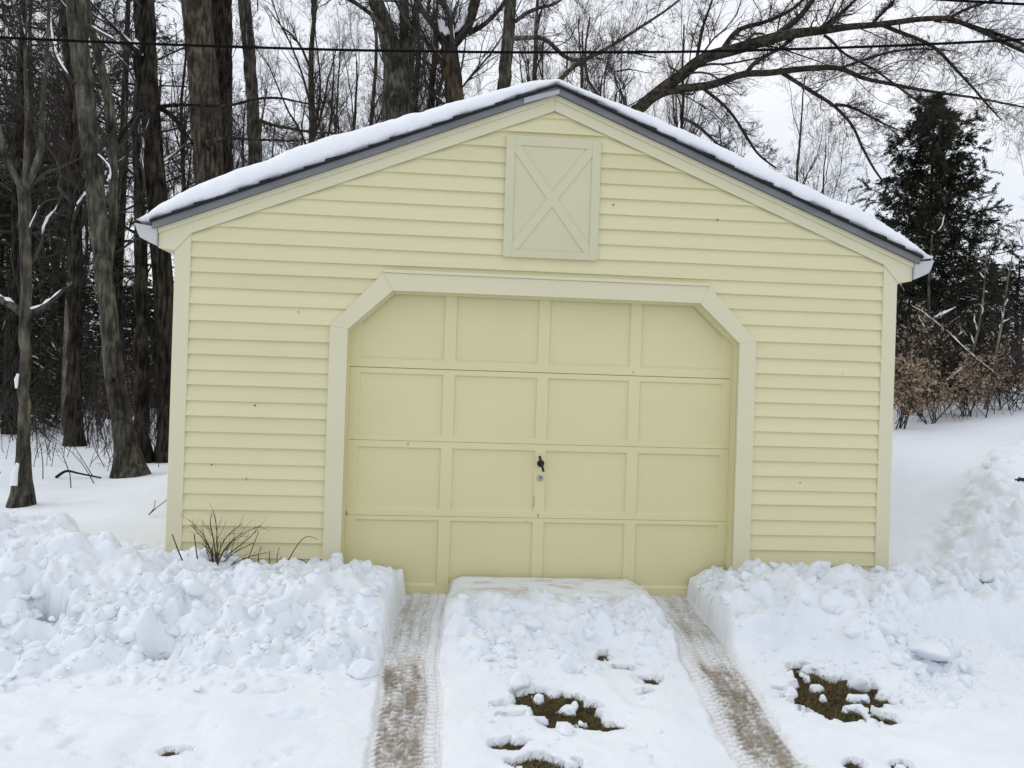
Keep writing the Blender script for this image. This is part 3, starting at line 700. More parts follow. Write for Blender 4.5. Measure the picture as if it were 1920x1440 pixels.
def snow_on(P, R, g, frac=1.0):
    """a strip of snow resting on the upper side of limbs (M,n,3)"""
    R = R*g.uniform(.7, 1.35, R.shape); t = P+np.stack([0*R, 0*R, R*.75], -1); return tubes(t, R*.85, 6)
def ground_z(x, y): return float(clean_h(np.array(x), np.array(y)))

def px_path(pts, Y0, Y1=None, n=24, wob=0, g=None):
    """photo trace -> world points with real radius; pts (px,py,width px) from the base upwards, depth runs from Y0 to Y1"""
    Y1 = Y0 if Y1 is None else Y1; out = []
    for i, (a, b, wd) in enumerate(pts):
        q = at(a, b, Y0+(Y1-Y0)*i/max(1, len(pts)-1)); out.append([*q, pxw(wd, q)/2])
    out = resample(out, n)
    if wob: out[1:-1, :3] += wob*g.normal(size=(n-2, 3))*[.5, 1, .3]
    return out[:, :3], out[:, 3]

TW_SPEC = [dict(c=8, ratio=.55, ang=(.5, 1.1), up=.12, n=6, curl=.22, tmin=.2, k=4), dict(c=7, ratio=.6, ang=(.45, 1.0), up=.1, n=5, curl=.22, tmin=.15, k=3),
           dict(c=6, ratio=.6, ang=(.4, .9), up=.06, n=4, curl=.2, tmin=.15, k=3)]
def traced_tree(name, label, cat, base, trunk, limbs=(), bk=None, group=None, seed=0, crown=True, topext=4.0, nmain=9, snow=(), tw=b_twig, mainlen=(1.2, 3.0), tmin=.3, dens=1.0, nsnow=4):
    """trunk: (P,R) world path; limbs: list of (P,R); everything stays one thing with trunk, limb and twig parts"""
    g = np.random.default_rng(seed); P, R = trunk
    z = ground_z(P[0, 0], P[0, 1])
    if base:                                   # carry the trunk down to the snow
        d = P[0]-P[min(4, len(P)-1)]; d = d/np.linalg.norm(d); d = d if d[2] < -.5 else np.array([d[0]*.3, d[1]*.3, -1])
        h = (P[0, 2]-z+.25)/(-d[2]); 
        if h > .05:
            k = max(2, int(h/.35)); ext = P[0]+d*np.linspace(h, h/k, k)[:, None]*1.0
            P = np.concatenate([ext, P]); R = np.concatenate([R[0]*np.linspace(1.15, 1.0, k), R])
    hgt = P[:, 2]-z; R = R*(1+.55*np.exp(-np.maximum(hgt, 0)/.22))
    if topext:                                 # and on above the picture
        d = P[-1]-P[-4]; d = d/np.linalg.norm(d)+[0, 0, .5]; d /= np.linalg.norm(d); k = 8
        s = np.linspace(topext/k, topext, k); ext = P[-1]+d*s[:, None]+np.cumsum(g.normal(0, .05, (k, 3)), 0)*[1, 1, 0]
        P = np.concatenate([P, ext]); R = np.concatenate([R, R[-1]*np.linspace(.92, .25, k)])
    t = empty(name, (P[0, 0], P[0, 1], z), label, cat, group)
    link('trunk', mesh_np('trunk', *knobbly(P, R, 14, g)), bk or b_grey, t, True)
    lp = []
    for LP, LR in limbs:
        link('limb', mesh_np('limb', *knobbly(LP, LR, 9, g, .07)), bk or b_grey, t, True); lp.append((resample(np.c_[LP, LR], 16)))
    if crown:
        parts = []
        PP, RR = spawn(resample(np.c_[P, R], 30)[None, :, :3], resample(np.c_[P, R], 30)[None, :, 3], nmain, g, .5, (.5, 1.2), up=.18, n=9, curl=.2, tmin=tmin, rr=.38, absl=mainlen)
        parts.append(tubes(PP, RR, 5))
        for q in g.permutation(len(PP))[:nsnow]:
            a_ = int(g.integers(0, 3)); link('branch_snow', mesh_np('branch_snow', *snow_on(PP[q:q+1, a_:a_+6], np.maximum(RR[q:q+1, a_:a_+6], .011)*1.15*np.array([.5, 1, 1, .9, .7, .3]), g)), m_bsnow, t, True)
        sp = [dict(q, c=max(1, round(q['c']*dens))) for q in TW_SPEC]
        parts += crown_levels(PP, RR, g, sp)
        if lp:
            A = np.stack(lp); L1, R1 = spawn(A[:, :, :3], A[:, :, 3], round(25*dens), g, .33, (.35, 1.1), up=.05, n=8, curl=.22, tmin=.05, rr=.30); parts.append(tubes(L1, R1, 4))
            L1 = np.concatenate([L1]); parts += crown_levels(L1, R1, g, [dict(sp[1], ratio=.6), dict(sp[2], ratio=.65)])
        link('twigs', mesh_np('twigs', *join(parts)), tw, t)
    for a, b in snow: link('branch_snow', mesh_np('branch_snow', *snow_on(a[None], b[None], g)), m_bsnow, t, True)
    return t
def sub(LP, a, b, n=10, k=1.0):
    P, R = LP; m = len(P); q = resample(np.c_[P, R][int(a*m):max(int(b*m), int(a*m)+3)], n); r = q[:, 3]*k*np.sin(np.linspace(.25, 2.9, n))**.5; return q[:, :3], r

# ---- the near trunks at the left edge of the woods
B = hit(42, 948); g = np.random.default_rng(1)
tr = px_path([(40, 948, 31), (44, 860, 23), (47, 740, 19), (48, 600, 19), (49, 480, 19), (46, 400, 20), (44, 352, 22)], B[1], n=26, wob=.008, g=g)
l1 = px_path([(44, 356, 15), (22, 318, 11), (6, 278, 10), (-4, 235, 9)], B[1], n=12); l2 = px_path([(45, 352, 15), (52, 320, 11), (49, 275, 10), (52, 235, 9), (50, 180, 7), (45, 110, 5), (52, 40, 4), (48, -30, 2)], B[1], n=14)
l3 = px_path([(46, 354, 14), (70, 318, 11), (80, 270, 10), (78, 210, 9), (84, 140, 7), (92, 80, 5), (88, 20, 4), (94, -30, 2)], B[1], n=14)
l4 = px_path([(52, 590, 20), (78, 581, 13), (95, 566, 8), (122, 541, 6), (136, 528, 4)], B[1], n=12); l5 = px_path([(52, 598, 18), (30, 576, 14), (0, 560, 14), (-40, 548, 13)], B[1], n=10)
fork = (np.array([at(40, 346, B[1]), at(46, 343, B[1]), at(53, 346, B[1])]), pxw(12, B)*np.array([.35, .6, .35]))
traced_tree('bare_tree', 'slim grey forked tree at the left edge with snow caught in its fork', 'tree', True, tr, [l1, l2, l3, l4, l5], seed=21, nsnow=2, topext=0, nmain=4, mainlen=(.4, .9), tmin=.6, dens=.42,
            snow=[sub(l4, .0, .95), sub(l5, .1, .95, k=.9), fork, sub(l3, .05, .5, k=.7), (np.array([at(34, 915, B[1])-[0, .06, 0], at(36, 890, B[1])-[0, .06, 0], at(40, 870, B[1])-[0, .05, 0]]), np.array([.035, .04, .02])), (np.array([at(36, 730, B[1])-[0, .04, 0], at(37, 715, B[1])-[0, .05, 0], at(39, 703, B[1])-[0, .04, 0]]), np.array([.02, .03, .015]))])
B = hit(242, 893)
tr = px_path([(244, 893, 46), (236, 830, 38), (222, 760, 33), (214, 712, 36), (211, 690, 34), (206, 620, 31), (197, 540, 31), (188, 460, 31), (182, 380, 30), (172, 290, 31), (162, 210, 32), (152, 120, 32), (144, 40, 34), (138, -20, 34)], B[1], n=40, wob=.01, g=g)
l1 = px_path([(200, 520, 14), (208, 460, 16), (214, 400, 16), (211, 270, 16), (206, 190, 17), (186, 110, 15), (168, 45, 13), (160, -20, 12)], B[1]+.25, n=22)
l2 = px_path([(140, 158, 8), (122, 135, 6), (105, 112, 5), (97, 70, 5), (92, 30, 4), (95, -10, 4)], B[1]-.15, n=14)
l3 = px_path([(160, 45, 9), (185, 60, 6), (215, 75, 5), (245, 96, 4)], B[1]-.2, n=10)
l4 = px_path([(204, 330, 7), (203, 345, 9), (210, 318, 7), (196, 300, 7), (184, 290, 5)], B[1]-.1, n=10)
traced_tree('bare_tree', 'leaning grey trunk with a dark knot hole, rising from the snow left of the garage', 'tree', True, tr, [l1, l2, l3], seed=22, topext=3, nmain=6, tmin=.5, dens=.55,
            snow=[sub(l2, .1, .95, k=1.1), sub(l3, .15, .9, k=1.0), (l4[0], l4[1]*.5)])
kt = MB(); kc = at(218, 713, B[1])-np.array([0, .125, 0]); kt.cyl(kc, (.1, -1, .15), .035, .012, .03, 14); 
ot = kt.build('knot_hole', b_dark, bpy.data.objects['bare_tree.001'], smooth=True)

tr = px_path([(318, 862, 38), (312, 640, 36), (303, 480, 36), (296, 380, 37), (288, 280, 34), (281, 180, 34), (276, 90, 32), (273, 0, 31), (271, -30, 30)], hit(318, 865)[1], n=34, wob=.012, g=g); YB = hit(318, 865)[1]
l1 = px_path([(268, 105, 14), (250, 92, 9), (225, 62, 7), (195, 32, 5), (165, 0, 4), (150, -20, 3)], YB-.2, n=14)
l2 = px_path([(300, 200, 13), (270, 212, 9), (245, 228, 8), (225, 255, 6), (214, 285, 5)], YB-.3, n=14); l3 = px_path([(300, 202, 10), (325, 218, 8), (345, 245, 6), (362, 270, 4)], YB-.2, n=10)
l4 = px_path([(300, 200, 8), (330, 196, 6), (380, 198, 5), (430, 200, 5), (480, 184, 5), (530, 182, 4), (580, 198, 3), (620, 190, 2)], YB-.1, n=20)
traced_tree('bare_tree', 'dark furrowed trunk just left of the garage wall with snow lying in its left fork', 'tree', True, tr, [l1, l2, l3, l4], bk=b_dark, seed=23, topext=4, nmain=9, tmin=.5, dens=.9,
            snow=[sub(l1, .05, .95, k=1.0), sub(l2, .1, .5, k=.6), (np.array([at(258, 98, YB)-[0, .15, 0], at(264, 92, YB)-[0, .17, 0], at(270, 98, YB)-[0, .15, 0]]), np.array([.03, .06, .03]))])
YB = 8.6
tr = px_path([(400, 420, 58), (392, 330, 54), (386, 220, 54), (378, 120, 53), (368, 0, 53), (364, -40, 52)], YB, n=34, wob=.01, g=g)
l1 = px_path([(388, 270, 14), (420, 255, 6), (455, 262, 5), (500, 262, 4), (560, 265, 3), (605, 258, 2)], YB-.3, n=16)
traced_tree('bare_tree', 'thickest grey brown trunk standing behind the left slope of the garage roof', 'tree', True, tr, [l1], bk=bark('thick brown bark', (.034, .029, .023), (.125, .107, .086), sc=18), seed=24, topext=6, nmain=10, tmin=.55)
tr = px_path([(418, 420, 36), (417, 320, 36), (416, 220, 36), (415, 110, 37), (415, 0, 38), (416, -40, 38)], YB+.75, n=30, wob=.012, g=g)
traced_tree('bare_tree', 'nearly black trunk pressed against the right side of the thickest trunk', 'tree', True, tr, [], bk=b_dark, seed=25, topext=6, nmain=8, tmin=.6)
tr = px_path([(482, 400, 26), (479, 300, 25), (474, 200, 23), (468, 100, 22), (463, 40, 24), (456, 0, 24), (450, -40, 22)], 10.5, n=30, wob=.015, g=g)
l1 = px_path([(484, 225, 8), (510, 235, 6), (540, 240, 5), (580, 248, 4), (630, 250, 3)], 10.4, n=12)
traced_tree('bare_tree', 'straight grey trunk a little right of the thickest trunk, bending left near the top', 'tree', True, tr, [l1], bk=b_grey, seed=26, topext=5, nmain=9, tmin=.5)
tr = px_path([(140, 835, 26), (138, 700, 25), (141, 560, 25), (142, 440, 25), (139, 330, 22), (133, 230, 20), (128, 120, 18), (120, 0, 16)], hit(140, 836)[1], n=34, wob=.02, g=g)
traced_tree('bare_tree', 'dark slender trunk standing between the forked tree and the leaning trunk', 'tree', True, tr, [], bk=b_dark, seed=27, topext=4, nmain=12, tmin=.3)
tr = px_path([(268, 876, 27), (266, 760, 25), (268, 640, 25), (266, 520, 24), (262, 400, 22), (258, 300, 14), (257, 150, 13), (256, 0, 12)], hit(268, 876)[1]+.5, n=30, wob=.02, g=g)
traced_tree('bare_tree', 'narrow dark trunk right behind the leaning trunk', 'tree', True, tr, [], bk=b_dark, seed=28, topext=4, nmain=10, tmin=.3)
# ---- the group behind the ridge
YB = 8.5
tr = px_path([(748, 330, 60), (746, 230, 56), (744, 160, 50), (738, 110, 40), (727, 70, 33), (716, 35, 30), (704, 0, 28), (696, -30, 26)], YB, n=30, wob=.01, g=g)
l1 = px_path([(752, 215, 34), (756, 140, 24), (758, 70, 18), (757, 0, 17), (756, -40, 15)], YB+.15, n=16); l2 = px_path([(760, 190, 20), (768, 110, 15), (777, 50, 13), (783, 0, 12), (786, -40, 11)], YB+.3, n=16)
l3 = px_path([(722, 60, 12), (700, 28, 9), (675, 10, 7), (640, -8, 6)], YB-.2, n=10)
traced_tree('bare_tree', 'stout tree of three upright stems behind the left roof slope near the ridge', 'tree', True, tr, [l1, l2, l3], bk=b_grey, seed=31, topext=4, nmain=10, tmin=.5, snow=[sub(l3, .2, .95, k=.8)])
tr = px_path([(862, 260, 38), (853, 187, 34), (847, 130, 32), (842, 90, 31), (843, 72, 32)], YB-.6, n=22, wob=.008, g=g)
l1 = px_path([(838, 84, 20), (826, 66, 20), (824, 40, 17), (829, 10, 15), (828, -30, 14)], YB-.6, n=12); l2 = px_path([(848, 82, 22), (866, 62, 22), (880, 38, 21), (890, 8, 19), (897, -30, 18)], YB-.6, n=12)
l3 = px_path([(878, 62, 10), (905, 50, 9), (925, 30, 8), (943, 12, 7), (952, -10, 6)], YB-.6, n=10)
sy_ = YB-.6
traced_tree('bare_tree', 'reddish brown tree forking in a wide V packed with snow, left of the ridge', 'tree', True, tr, [l1, l2, l3], bk=b_brown, seed=32, topext=0, nmain=6, tmin=.5,
            snow=[(np.array([at(832, 74, sy_)-[0, .13, 0], at(842, 70, sy_)-[0, .15, 0], at(856, 66, sy_)-[0, .14, 0], at(868, 50, sy_)-[0, .1, 0], at(876, 26, sy_)-[0, .08, 0]]), np.array([.05, .07, .07, .05, .02])),
                  (np.array([at(830, 72, sy_)-[0, .12, 0], at(827, 50, sy_)-[0, .13, 0], at(828, 30, sy_)-[0, .11, 0], at(823, 18, sy_)-[0, .1, 0]]), np.array([.05, .06, .05, .02]))])
tr = px_path([(940, 260, 25), (945, 165, 24), (950, 100, 23), (955, 50, 22), (958, 0, 21), (960, -40, 20)], YB, n=24, wob=.01, g=g)
l1 = px_path([(962, 72, 9), (990, 71, 8), (1018, 68, 8), (1030, 78, 8), (1052, 102, 8), (1066, 112, 7), (1084, 117, 6), (1105, 106, 5), (1140, 96, 4), (1180, 98, 3), (1230, 108, 2)], YB-.3, n=26)
l2 = px_path([(1048, 152, 9), (1064, 135, 8), (1084, 117, 8), (1110, 105, 7), (1150, 84, 6), (1210, 45, 5), (1260, 12, 4), (1290, -15, 3)], YB-.3, n=22)
l3 = px_path([(966, 40, 8), (985, 25, 7), (1010, 14, 6), (1045, 8, 5), (1060, -10, 4)], YB-.2, n=12)
traced_tree('bare_tree', 'straight grey trunk right behind the ridge with a crooked branch reaching right', 'tree', True, tr, [l1, l2, l3], bk=b_grey, seed=33, topext=5, nmain=8, tmin=.5)
# ---- the tree whose limbs sweep over the right half of the picture
YB = 7.6
A = px_path([(a_, b_, c_*.86) for a_, b_, c_ in [(1196, 206, 27), (1224, 180, 25), (1250, 160, 25), (1280, 140, 25), (1312, 110, 24), (1345, 101, 24), (1395, 88, 24), (1440, 74, 23), (1468, 66, 22), (1510, 60, 19), (1545, 57, 17), (1590, 50, 14), (1640, 47, 13), (1680, 42, 12), (1720, 36, 11), (1775, 33, 11), (1800, 42, 9), (1850, 58, 8), (1890, 70, 7), (1940, 92, 6)]], YB, YB-1.0, n=60)
tr = px_path([(1085, 420, 40), (1120, 310, 36), (1160, 245, 30), (1196, 206, 27)], YB, n=20)
Bl = px_path([(1216, 190, 15), (1245, 170, 15), (1282, 166, 15), (1320, 162, 14), (1347, 157, 14), (1372, 145, 13), (1393, 137, 12), (1440, 138, 12), (1468, 133, 11), (1527, 127, 10), (1575, 126, 9), (1590, 132, 8), (1613, 147, 7), (1660, 155, 7), (1700, 164, 6), (1780, 177, 5), (1830, 183, 4), (1925, 202, 3)], YB, YB-1.2, n=50)
L = [A, Bl,
 px_path([(1464, 135, 8), (1500, 158, 7), (1535, 180, 7), (1562, 195, 6), (1600, 235, 5), (1613, 270, 5), (1640, 320, 4), (1665, 352, 3)], YB-.4, YB-1, n=24),
 px_path([(1566, 196, 6), (1590, 197, 5), (1620, 212, 4), (1660, 234, 3), (1700, 250, 2)], YB-.7, YB-.9, n=14),
 px_path([(1318, 166, 6), (1350, 190, 6), (1372, 212, 5), (1395, 248, 5), (1420, 290, 4), (1455, 315, 3)], YB-.2, YB-.4, n=18),
 px_path([(1352, 98, 11), (1366, 75, 9), (1382, 55, 9), (1400, 50, 8), (1440, 40, 7), (1475, 24, 6), (1500, 8, 5), (1515, -15, 4)], YB-.1, YB+.3, n=20),
 px_path([(1458, 64, 12), (1480, 48, 11), (1500, 34, 11), (1513, 14, 10), (1530, -8, 9), (1550, -40, 8)], YB-.3, n=14),
 px_path([(1400, 137, 9), (1412, 118, 8), (1432, 106, 7), (1465, 90, 6), (1490, 70, 5)], YB-.3, n=12),
 px_path([(1540, 57, 7), (1560, 38, 6), (1590, 15, 5), (1615, -12, 4)], YB-.3, n=10), px_path([(1636, 44, 7), (1650, 28, 6), (1668, 12, 5), (1685, -12, 4)], YB-.6, n=10),
 px_path([(1655, 47, 8), (1690, 62, 7), (1725, 74, 7), (1758, 92, 6), (1790, 128, 5), (1825, 165, 4), (1850, 195, 4), (1878, 225, 2)], YB-.6, YB-1.1, n=24),
 px_path([(1790, 38, 7), (1850, 62, 7), (1890, 84, 6), (1935, 104, 5)], YB-1.0, n=10), px_path([(1776, 38, 6), (1800, 20, 5), (1840, 8, 4), (1890, -10, 3)], YB-.9, n=10),
 px_path([(1545, 66, 6), (1562, 72, 5), (1570, 95, 5), (1600, 110, 4), (1640, 130, 4), (1700, 175, 3), (1740, 205, 2)], YB-.5, n=18),
 px_path([(1280, 222, 6), (1305, 232, 6), (1330, 255, 5), (1360, 285, 4), (1395, 300, 3)], YB, n=12), px_path([(1305, 117, 7), (1312, 80, 6), (1320, 40, 5), (1335, 5, 4), (1340, -20, 3)], YB, n=12),
 px_path([(1575, 128, 5), (1620, 112, 5), (1670, 96, 4), (1720, 90, 3), (1790, 96, 2)], YB-.7, n=12), px_path([(1680, 160, 4), (1720, 190, 4), (1760, 215, 3), (1830, 235, 2)], YB-1, n=10)]
traced_tree('bare_tree', 'broad bare tree behind the roof with long snow lined limbs sweeping over the right half', 'tree', True, tr, L, bk=bark('limb bark', (.030, .025, .020), (.085, .072, .058), sc=16, st=(1, 1, 1)), seed=34, topext=0, nmain=5, tmin=.6, dens=1.15,
            snow=[sub(A, .0, .42, 24, .55), sub(A, .44, .62, 12, .5), sub(Bl, .1, .32, 14, .55), sub(Bl, .36, .6, 14, .55), sub(L[6], .05, .6, k=.4), sub(L[5], .1, .6, k=.4)])

# ---- evergreens
def leaf_quads(C, D, L, W, g):
    n = len(C); q = unit(g.normal(size=(n, 3))); s = unit(np.cross(D, q))
    l = g.uniform(.6, 1.2, n)[:, None]*L; w_ = g.uniform(.6, 1.2, n)[:, None]*W
    V = np.stack([C-s*w_*.5, C+D*l*.5-s*w_*.55, C+D*l, C+D*l*.5+s*w_*.55], 1)
    V[:, 0] = C
    return V.reshape(-1, 3), np.arange(n*4).reshape(-1, 4)
def evergreen_meshes(H_, seed, rad0, nb, droop, foliage, tw_per, leaves_per, LL, LW, prof, z0=.06):
    g = np.random.default_rng(seed)
    zs = np.linspace(0, H_, 26); P = np.stack([.06*fbm(zs*.6, zs*0, seed)*2, .06*fbm(zs*.6, zs*0+9, seed)*2, zs-.25], -1); R = .012*H_*(1-zs/H_*.93)+.006
    trunk = knobbly(P, R, 12, g)
    t = z0+(1-z0)*(np.arange(nb)+g.random(nb))/nb*.985; az = np.arange(nb)*2.4+g.normal(0, .4, nb); ln = np.array([np.interp(q, *prof) for q in t])*rad0*g.uniform(.62, 1.18, nb)
    n = 8; s = np.linspace(0, 1, n); dr = np.stack([np.cos(az), np.sin(az)], -1)
    base = np.stack([np.interp(t*H_, zs, P[:, k]) for k in range(3)], -1)
    B_ = np.empty((nb, n, 3)); B_[:, :, :2] = base[:, None, :2]+dr[:, None, :]*(ln[:, None]*s[None])[..., None]
    B_[:, :, 2] = base[:, None, 2]+ln[:, None]*((.35*(t[:, None]))*s[None]-droop*s[None]**2+.12*s[None]**4)
    B_[:, 1:] += g.normal(0, .018, (nb, n-1, 3))*ln[:, None, None]*2
    Rb = np.maximum(.010*ln[:, None]*(1-.8*s[None])+.003, .003)
    T1, R1 = spawn(B_, Rb, tw_per, g, .42, (.6, 1.25), up=-.05, n=5, curl=.12, tmin=.12, rr=.5)
    T1[:, :, 2] -= .25*lens(T1)[:, None]*np.linspace(0, 1, 5)[None]**2*droop*2
    wood = join([tubes(B_, Rb, 4), tubes(T1, R1, 3)])
    # needle sprays along the twigs and outer boughs
    m = len(T1); f = g.random((m, leaves_per))*3.999; i = f.astype(int); w_ = (f-i)[..., None]; b = np.arange(m)[:, None]
    C = T1[b, i]*(1-w_)+T1[b, i+1]*w_; D = unit(T1[b, i+1]-T1[b, i])
    D = unit(D+.6*g.normal(size=D.shape)*[1, 1, .6]); C = C+.012*g.normal(size=C.shape)
    keep = (g.random(C.shape[:2]) < np.clip(lens(T1)/(.13*rad0), .4, 1)[:, None]) & (vn(C[..., 0]*2.2+40, C[..., 2]*2.2+C[..., 1]*1.7+9, seed) > .12)
    lv = leaf_quads(C[keep], D[keep], LL, LW, g)
    # snow caught on some boughs
    k = g.choice(m, max(4, m//14), replace=False); sp = T1[k][:, 1:4]+[0, 0, .015]; sr = np.tile(np.array([.005, .018, .005]), (len(k), 1))*g.uniform(.4, 1.2, (len(k), 1))
    return trunk, wood, lv, tubes(sp, sr, 5)
def evergreen(name, label, loc, H_, seed, bk, fol, group=None, snow=True, **k):
    tk, wd, lv, sn = evergreen_meshes(H_, seed, **k)
    t = empty(name, loc, label, 'tree', group)
    for nm, dt, mt in (('trunk', tk, bk), ('boughs', wd, b_twig), ('foliage', lv, fol), ('bough_snow', sn, m_bsnow)):
        if nm == 'bough_snow' and not snow: continue
        o = bpy.data.objects.new(nm, mesh_np(nm, *dt)); COL.objects.link(o); o.data.materials.append(mt); o.parent = t
        if nm == 'bough_snow': o['kind'] = 'stuff'
    return t
def copy_thing(src, loc, rz, sc, label, group=None):
    c = src.copy(); COL.objects.link(c); c.location = loc; c.rotation_euler = (0, 0, rz); c.scale = (sc[0], sc[0], sc[1])
    c['label'] = label
    if group: c['group'] = group
    for ch in [o for o in bpy.data.objects if o.parent == src]:
        d = ch.copy(); COL.objects.link(d); d.parent = c
    return c
PROF_H = ([0, .06, .2, .45, .7, .88, 1], [.55, .95, 1, .82, .55, .36, .07])
hx = at(1735, 800, 8.6); hz = ground_z(hx[0], 8.6); top = at(1745, 150, 8.6)[2]
evergreen('hemlock', 'dark green hemlock rising behind the right eave of the garage', (hx[0], 8.6, hz), top-hz, 51, b_dark, m_hem, rad0=1.72, nb=210, droop=.16, foliage=1, tw_per=18, leaves_per=62, LL=.055, LW=.016, prof=PROF_H)
PROF_P = ([0, .15, .3, .5, .75, 1], [0, .3, .9, 1, .75, .15])
pine = None
def place_tree(px, d_y): x = at(px, 700, d_y)[0]; return (x, d_y, ground_z(x, d_y))
pn = [(20, 9.5, 11, 'pine with drooping horizontal boughs at the upper left corner'), (215, 15, 14, 'tall pine far behind the leaning trunk'), (-60, 13, 13, 'pine at the far left edge behind the forked tree')]
p0 = place_tree(pn[0][0], pn[0][1])
pine = evergreen('pine_tree', pn[0][3], p0, 11, 61, b_dark, m_pine, rad0=2.6, nb=62, droop=.10, foliage=1, tw_per=12, leaves_per=20, LL=.13, LW=.020, prof=PROF_P, z0=.28, group='pines in the left woods')
for k, (px, yy, hh, lab) in enumerate(pn[1:]): copy_thing(pine, place_tree(px, yy), 1.3+k*1.9, (hh/11, hh/11), lab, 'pines in the left woods')
hemB = evergreen('hemlock', 'young dark hemlock low at the left edge of the woods', place_tree(-5, 10.5), 5.2, 71, b_dark, m_hem, rad0=1.9, nb=110, droop=.22, foliage=1, tw_per=12, leaves_per=12, LL=.10, LW=.034, prof=PROF_H, group='young hemlocks')
hl = [(90, 19, 1.2), (190, 24, 1.3), (290, 21, 1.2), (20, 26, 1.35), (250, 31, 1.4), (-40, 19, 1.0)]
for k, (px, yy, sc) in enumerate(hl): copy_thing(hemB, place_tree(px, yy), k*1.7, (sc*1.45, sc*.72), 'dark hemlock far back among the trunks of the left woods', 'young hemlocks')
hr = [(1830, 12, .9, 'shadowy hemlock just behind the right side of the tall hemlock'), (1905, 12.5, .95, 'low dark hemlock at the right edge of the picture'), (1700, 12, .8, 'low hemlock between the garage eave and the tall hemlock')]
for k, (px, yy, sc, lab) in enumerate(hr): copy_thing(hemB, place_tree(px, yy), k*2.1+.4, (sc*1.3, sc*.62), lab, 'young hemlocks')

# ---- bare trees farther back: a few real ones, copied
def bare_proto(seed, H_, forks, tw, bk, label, loc, slim=1.0):
    g = np.random.default_rng(seed); zs = np.linspace(0, H_, 20)
    P = np.stack([.5*fbm(zs*.25, zs*0, seed)+.02*zs*g.normal(), .5*fbm(zs*.25, zs*0+5, seed), zs-.2], -1); R = .0105*slim*H_*(1-.85*zs/H_)+.008
    t = empty('bare_tree', loc, label, 'tree', 'bare trees deep in the woods'); o = bpy.data.objects.new('trunk', mesh_np('trunk', *knobbly(P, R, 8, g))); COL.objects.link(o); o.data.materials.append(bk); o.parent = t
    PP, RR = spawn(P[None], R[None], forks, g, .42, (.35, .85), up=.3, n=9, curl=.14, tmin=.22, rr=.5)
    sp = [dict(c=9, ratio=.52, ang=(.4, .9), up=.14, n=6, curl=.18, tmin=.15, k=3), dict(c=8, ratio=.55, ang=(.4, .9), up=.1, n=5, curl=.2, tmin=.15, k=3), dict(c=5, ratio=.65, ang=(.3, .8), up=.08, n=4, curl=.2, tmin=.1, k=3)]
    o = bpy.data.objects.new('twigs', mesh_np('twigs', *join([tubes(PP, RR, 4)]+crown_levels(PP, RR, g, sp)))); COL.objects.link(o); o.data.materials.append(tw); o.parent = t
    return t
LB = 'thin bare tree standing among many others deep in the woods behind the garage'
protos = [bare_proto(81, 13, 17, b_twig, b_grey, LB, place_tree(560, 14)), bare_proto(82, 11, 18, b_twigr, b_grey, LB, place_tree(655, 12.5), .8), bare_proto(83, 15, 17, b_twig, b_dark, LB, place_tree(820, 16)), bare_proto(84, 9, 16, b_twigr, b_pale, LB, place_tree(520, 18), .7)]
g = np.random.default_rng(9); spots = []
for px in (600, 700, 790, 905, 1000, 1060, 1115, 1170, 450, 500, 640, 740, 870, 960): spots.append((px+g.uniform(-15, 15), g.uniform(13, 26)))
for _ in range(46): spots.append((g.uniform(430, 1330), g.uniform(17, 44)))
for _ in range(38): spots.append((g.uniform(-120, 420), g.uniform(8.5, 40)))
for k, (px, yy) in enumerate(spots):
    sc = g.uniform(.7, 1.15); wd = sc*g.uniform(.75, 1.05)
    copy_thing(protos[k % 4], place_tree(px, yy), g.uniform(0, 6.28), (wd, sc), LB, 'bare trees deep in the woods')
for px, yy, hh, lab in [(1482, 12, .68, 'bushy bare tree with an upright stem just above the right roof slope'), (1548, 13, .55, 'small twiggy bare tree right of the upright one above the right roof slope'), (1335, 14, .62, 'pale twiggy bare tree low over the right roof slope under the long limb'), (1912, 16, .62, 'bare treetop at the right edge beyond the tall hemlock')]:
    copy_thing(protos[1], place_tree(px, yy), px*.7, (hh, hh), lab, 'small bare trees right of the ridge')

# ---- undergrowth
def brush(name, pts, hts, g, material, kind=None, label=None):
    pts = np.asarray(pts); n = len(pts); d = unit(np.stack([g.normal(0, .25, n), g.normal(0, .25, n), np.ones(n)], -1)); p = pts.copy(); out = [p]
    for s in range(5): d = unit(d+.14*g.normal(size=d.shape)); p = p+d*(hts/5)[:, None]; out.append(p)
    P = np.stack(out, 1); R = (.0035+.0022*hts)[:, None]*np.linspace(1, .3, 6)[None]
    P2, R2 = spawn(P, R, 6, g, .5, (.4, 1.0), up=.1, n=5, curl=.2, tmin=.2); P3, R3 = spawn(P2, R2, 3, g, .5, (.4, 1.0), n=4, curl=.2, rmin=.002)
    return join([tubes(P, R, 4), tubes(P2, R2, 3), tubes(P3, R3, 3)])
g = np.random.default_rng(14); pts = []; hts = []
while len(pts) < 620:
    yy = 2.5+g.random()**.7*24; x = at(g.uniform(-80, 335), 700, yy)[0]
    if x > -3.9 and yy < 8.5: continue
    pts.append((x, yy, ground_z(x, yy)-.05)); hts.append(g.uniform(.4, 1.2)+(yy > 7)*g.uniform(0, 2.4))
tag(link('undergrowth', mesh_np('undergrowth', *brush('undergrowth', pts, np.array(hts), g, None)), b_twig), 'tangle of thin bare stems filling the floor of the left woods', None, None, 'stuff')
pts = []; hts = []
while len(pts) < 420:
    px = g.uniform(1660, 1990); yy = g.uniform(5.6, 13); x = at(px, 700, yy)[0]
    pts.append((x, yy, ground_z(x, yy)-.05)); hts.append(g.uniform(.5, 1.9))
o = tag(link('undergrowth', mesh_np('undergrowth', *brush('undergrowth', pts, np.array(hts), g, None)), b_twigr), 'tangle of bare twigs below the hemlocks on the right', None, None, 'stuff')
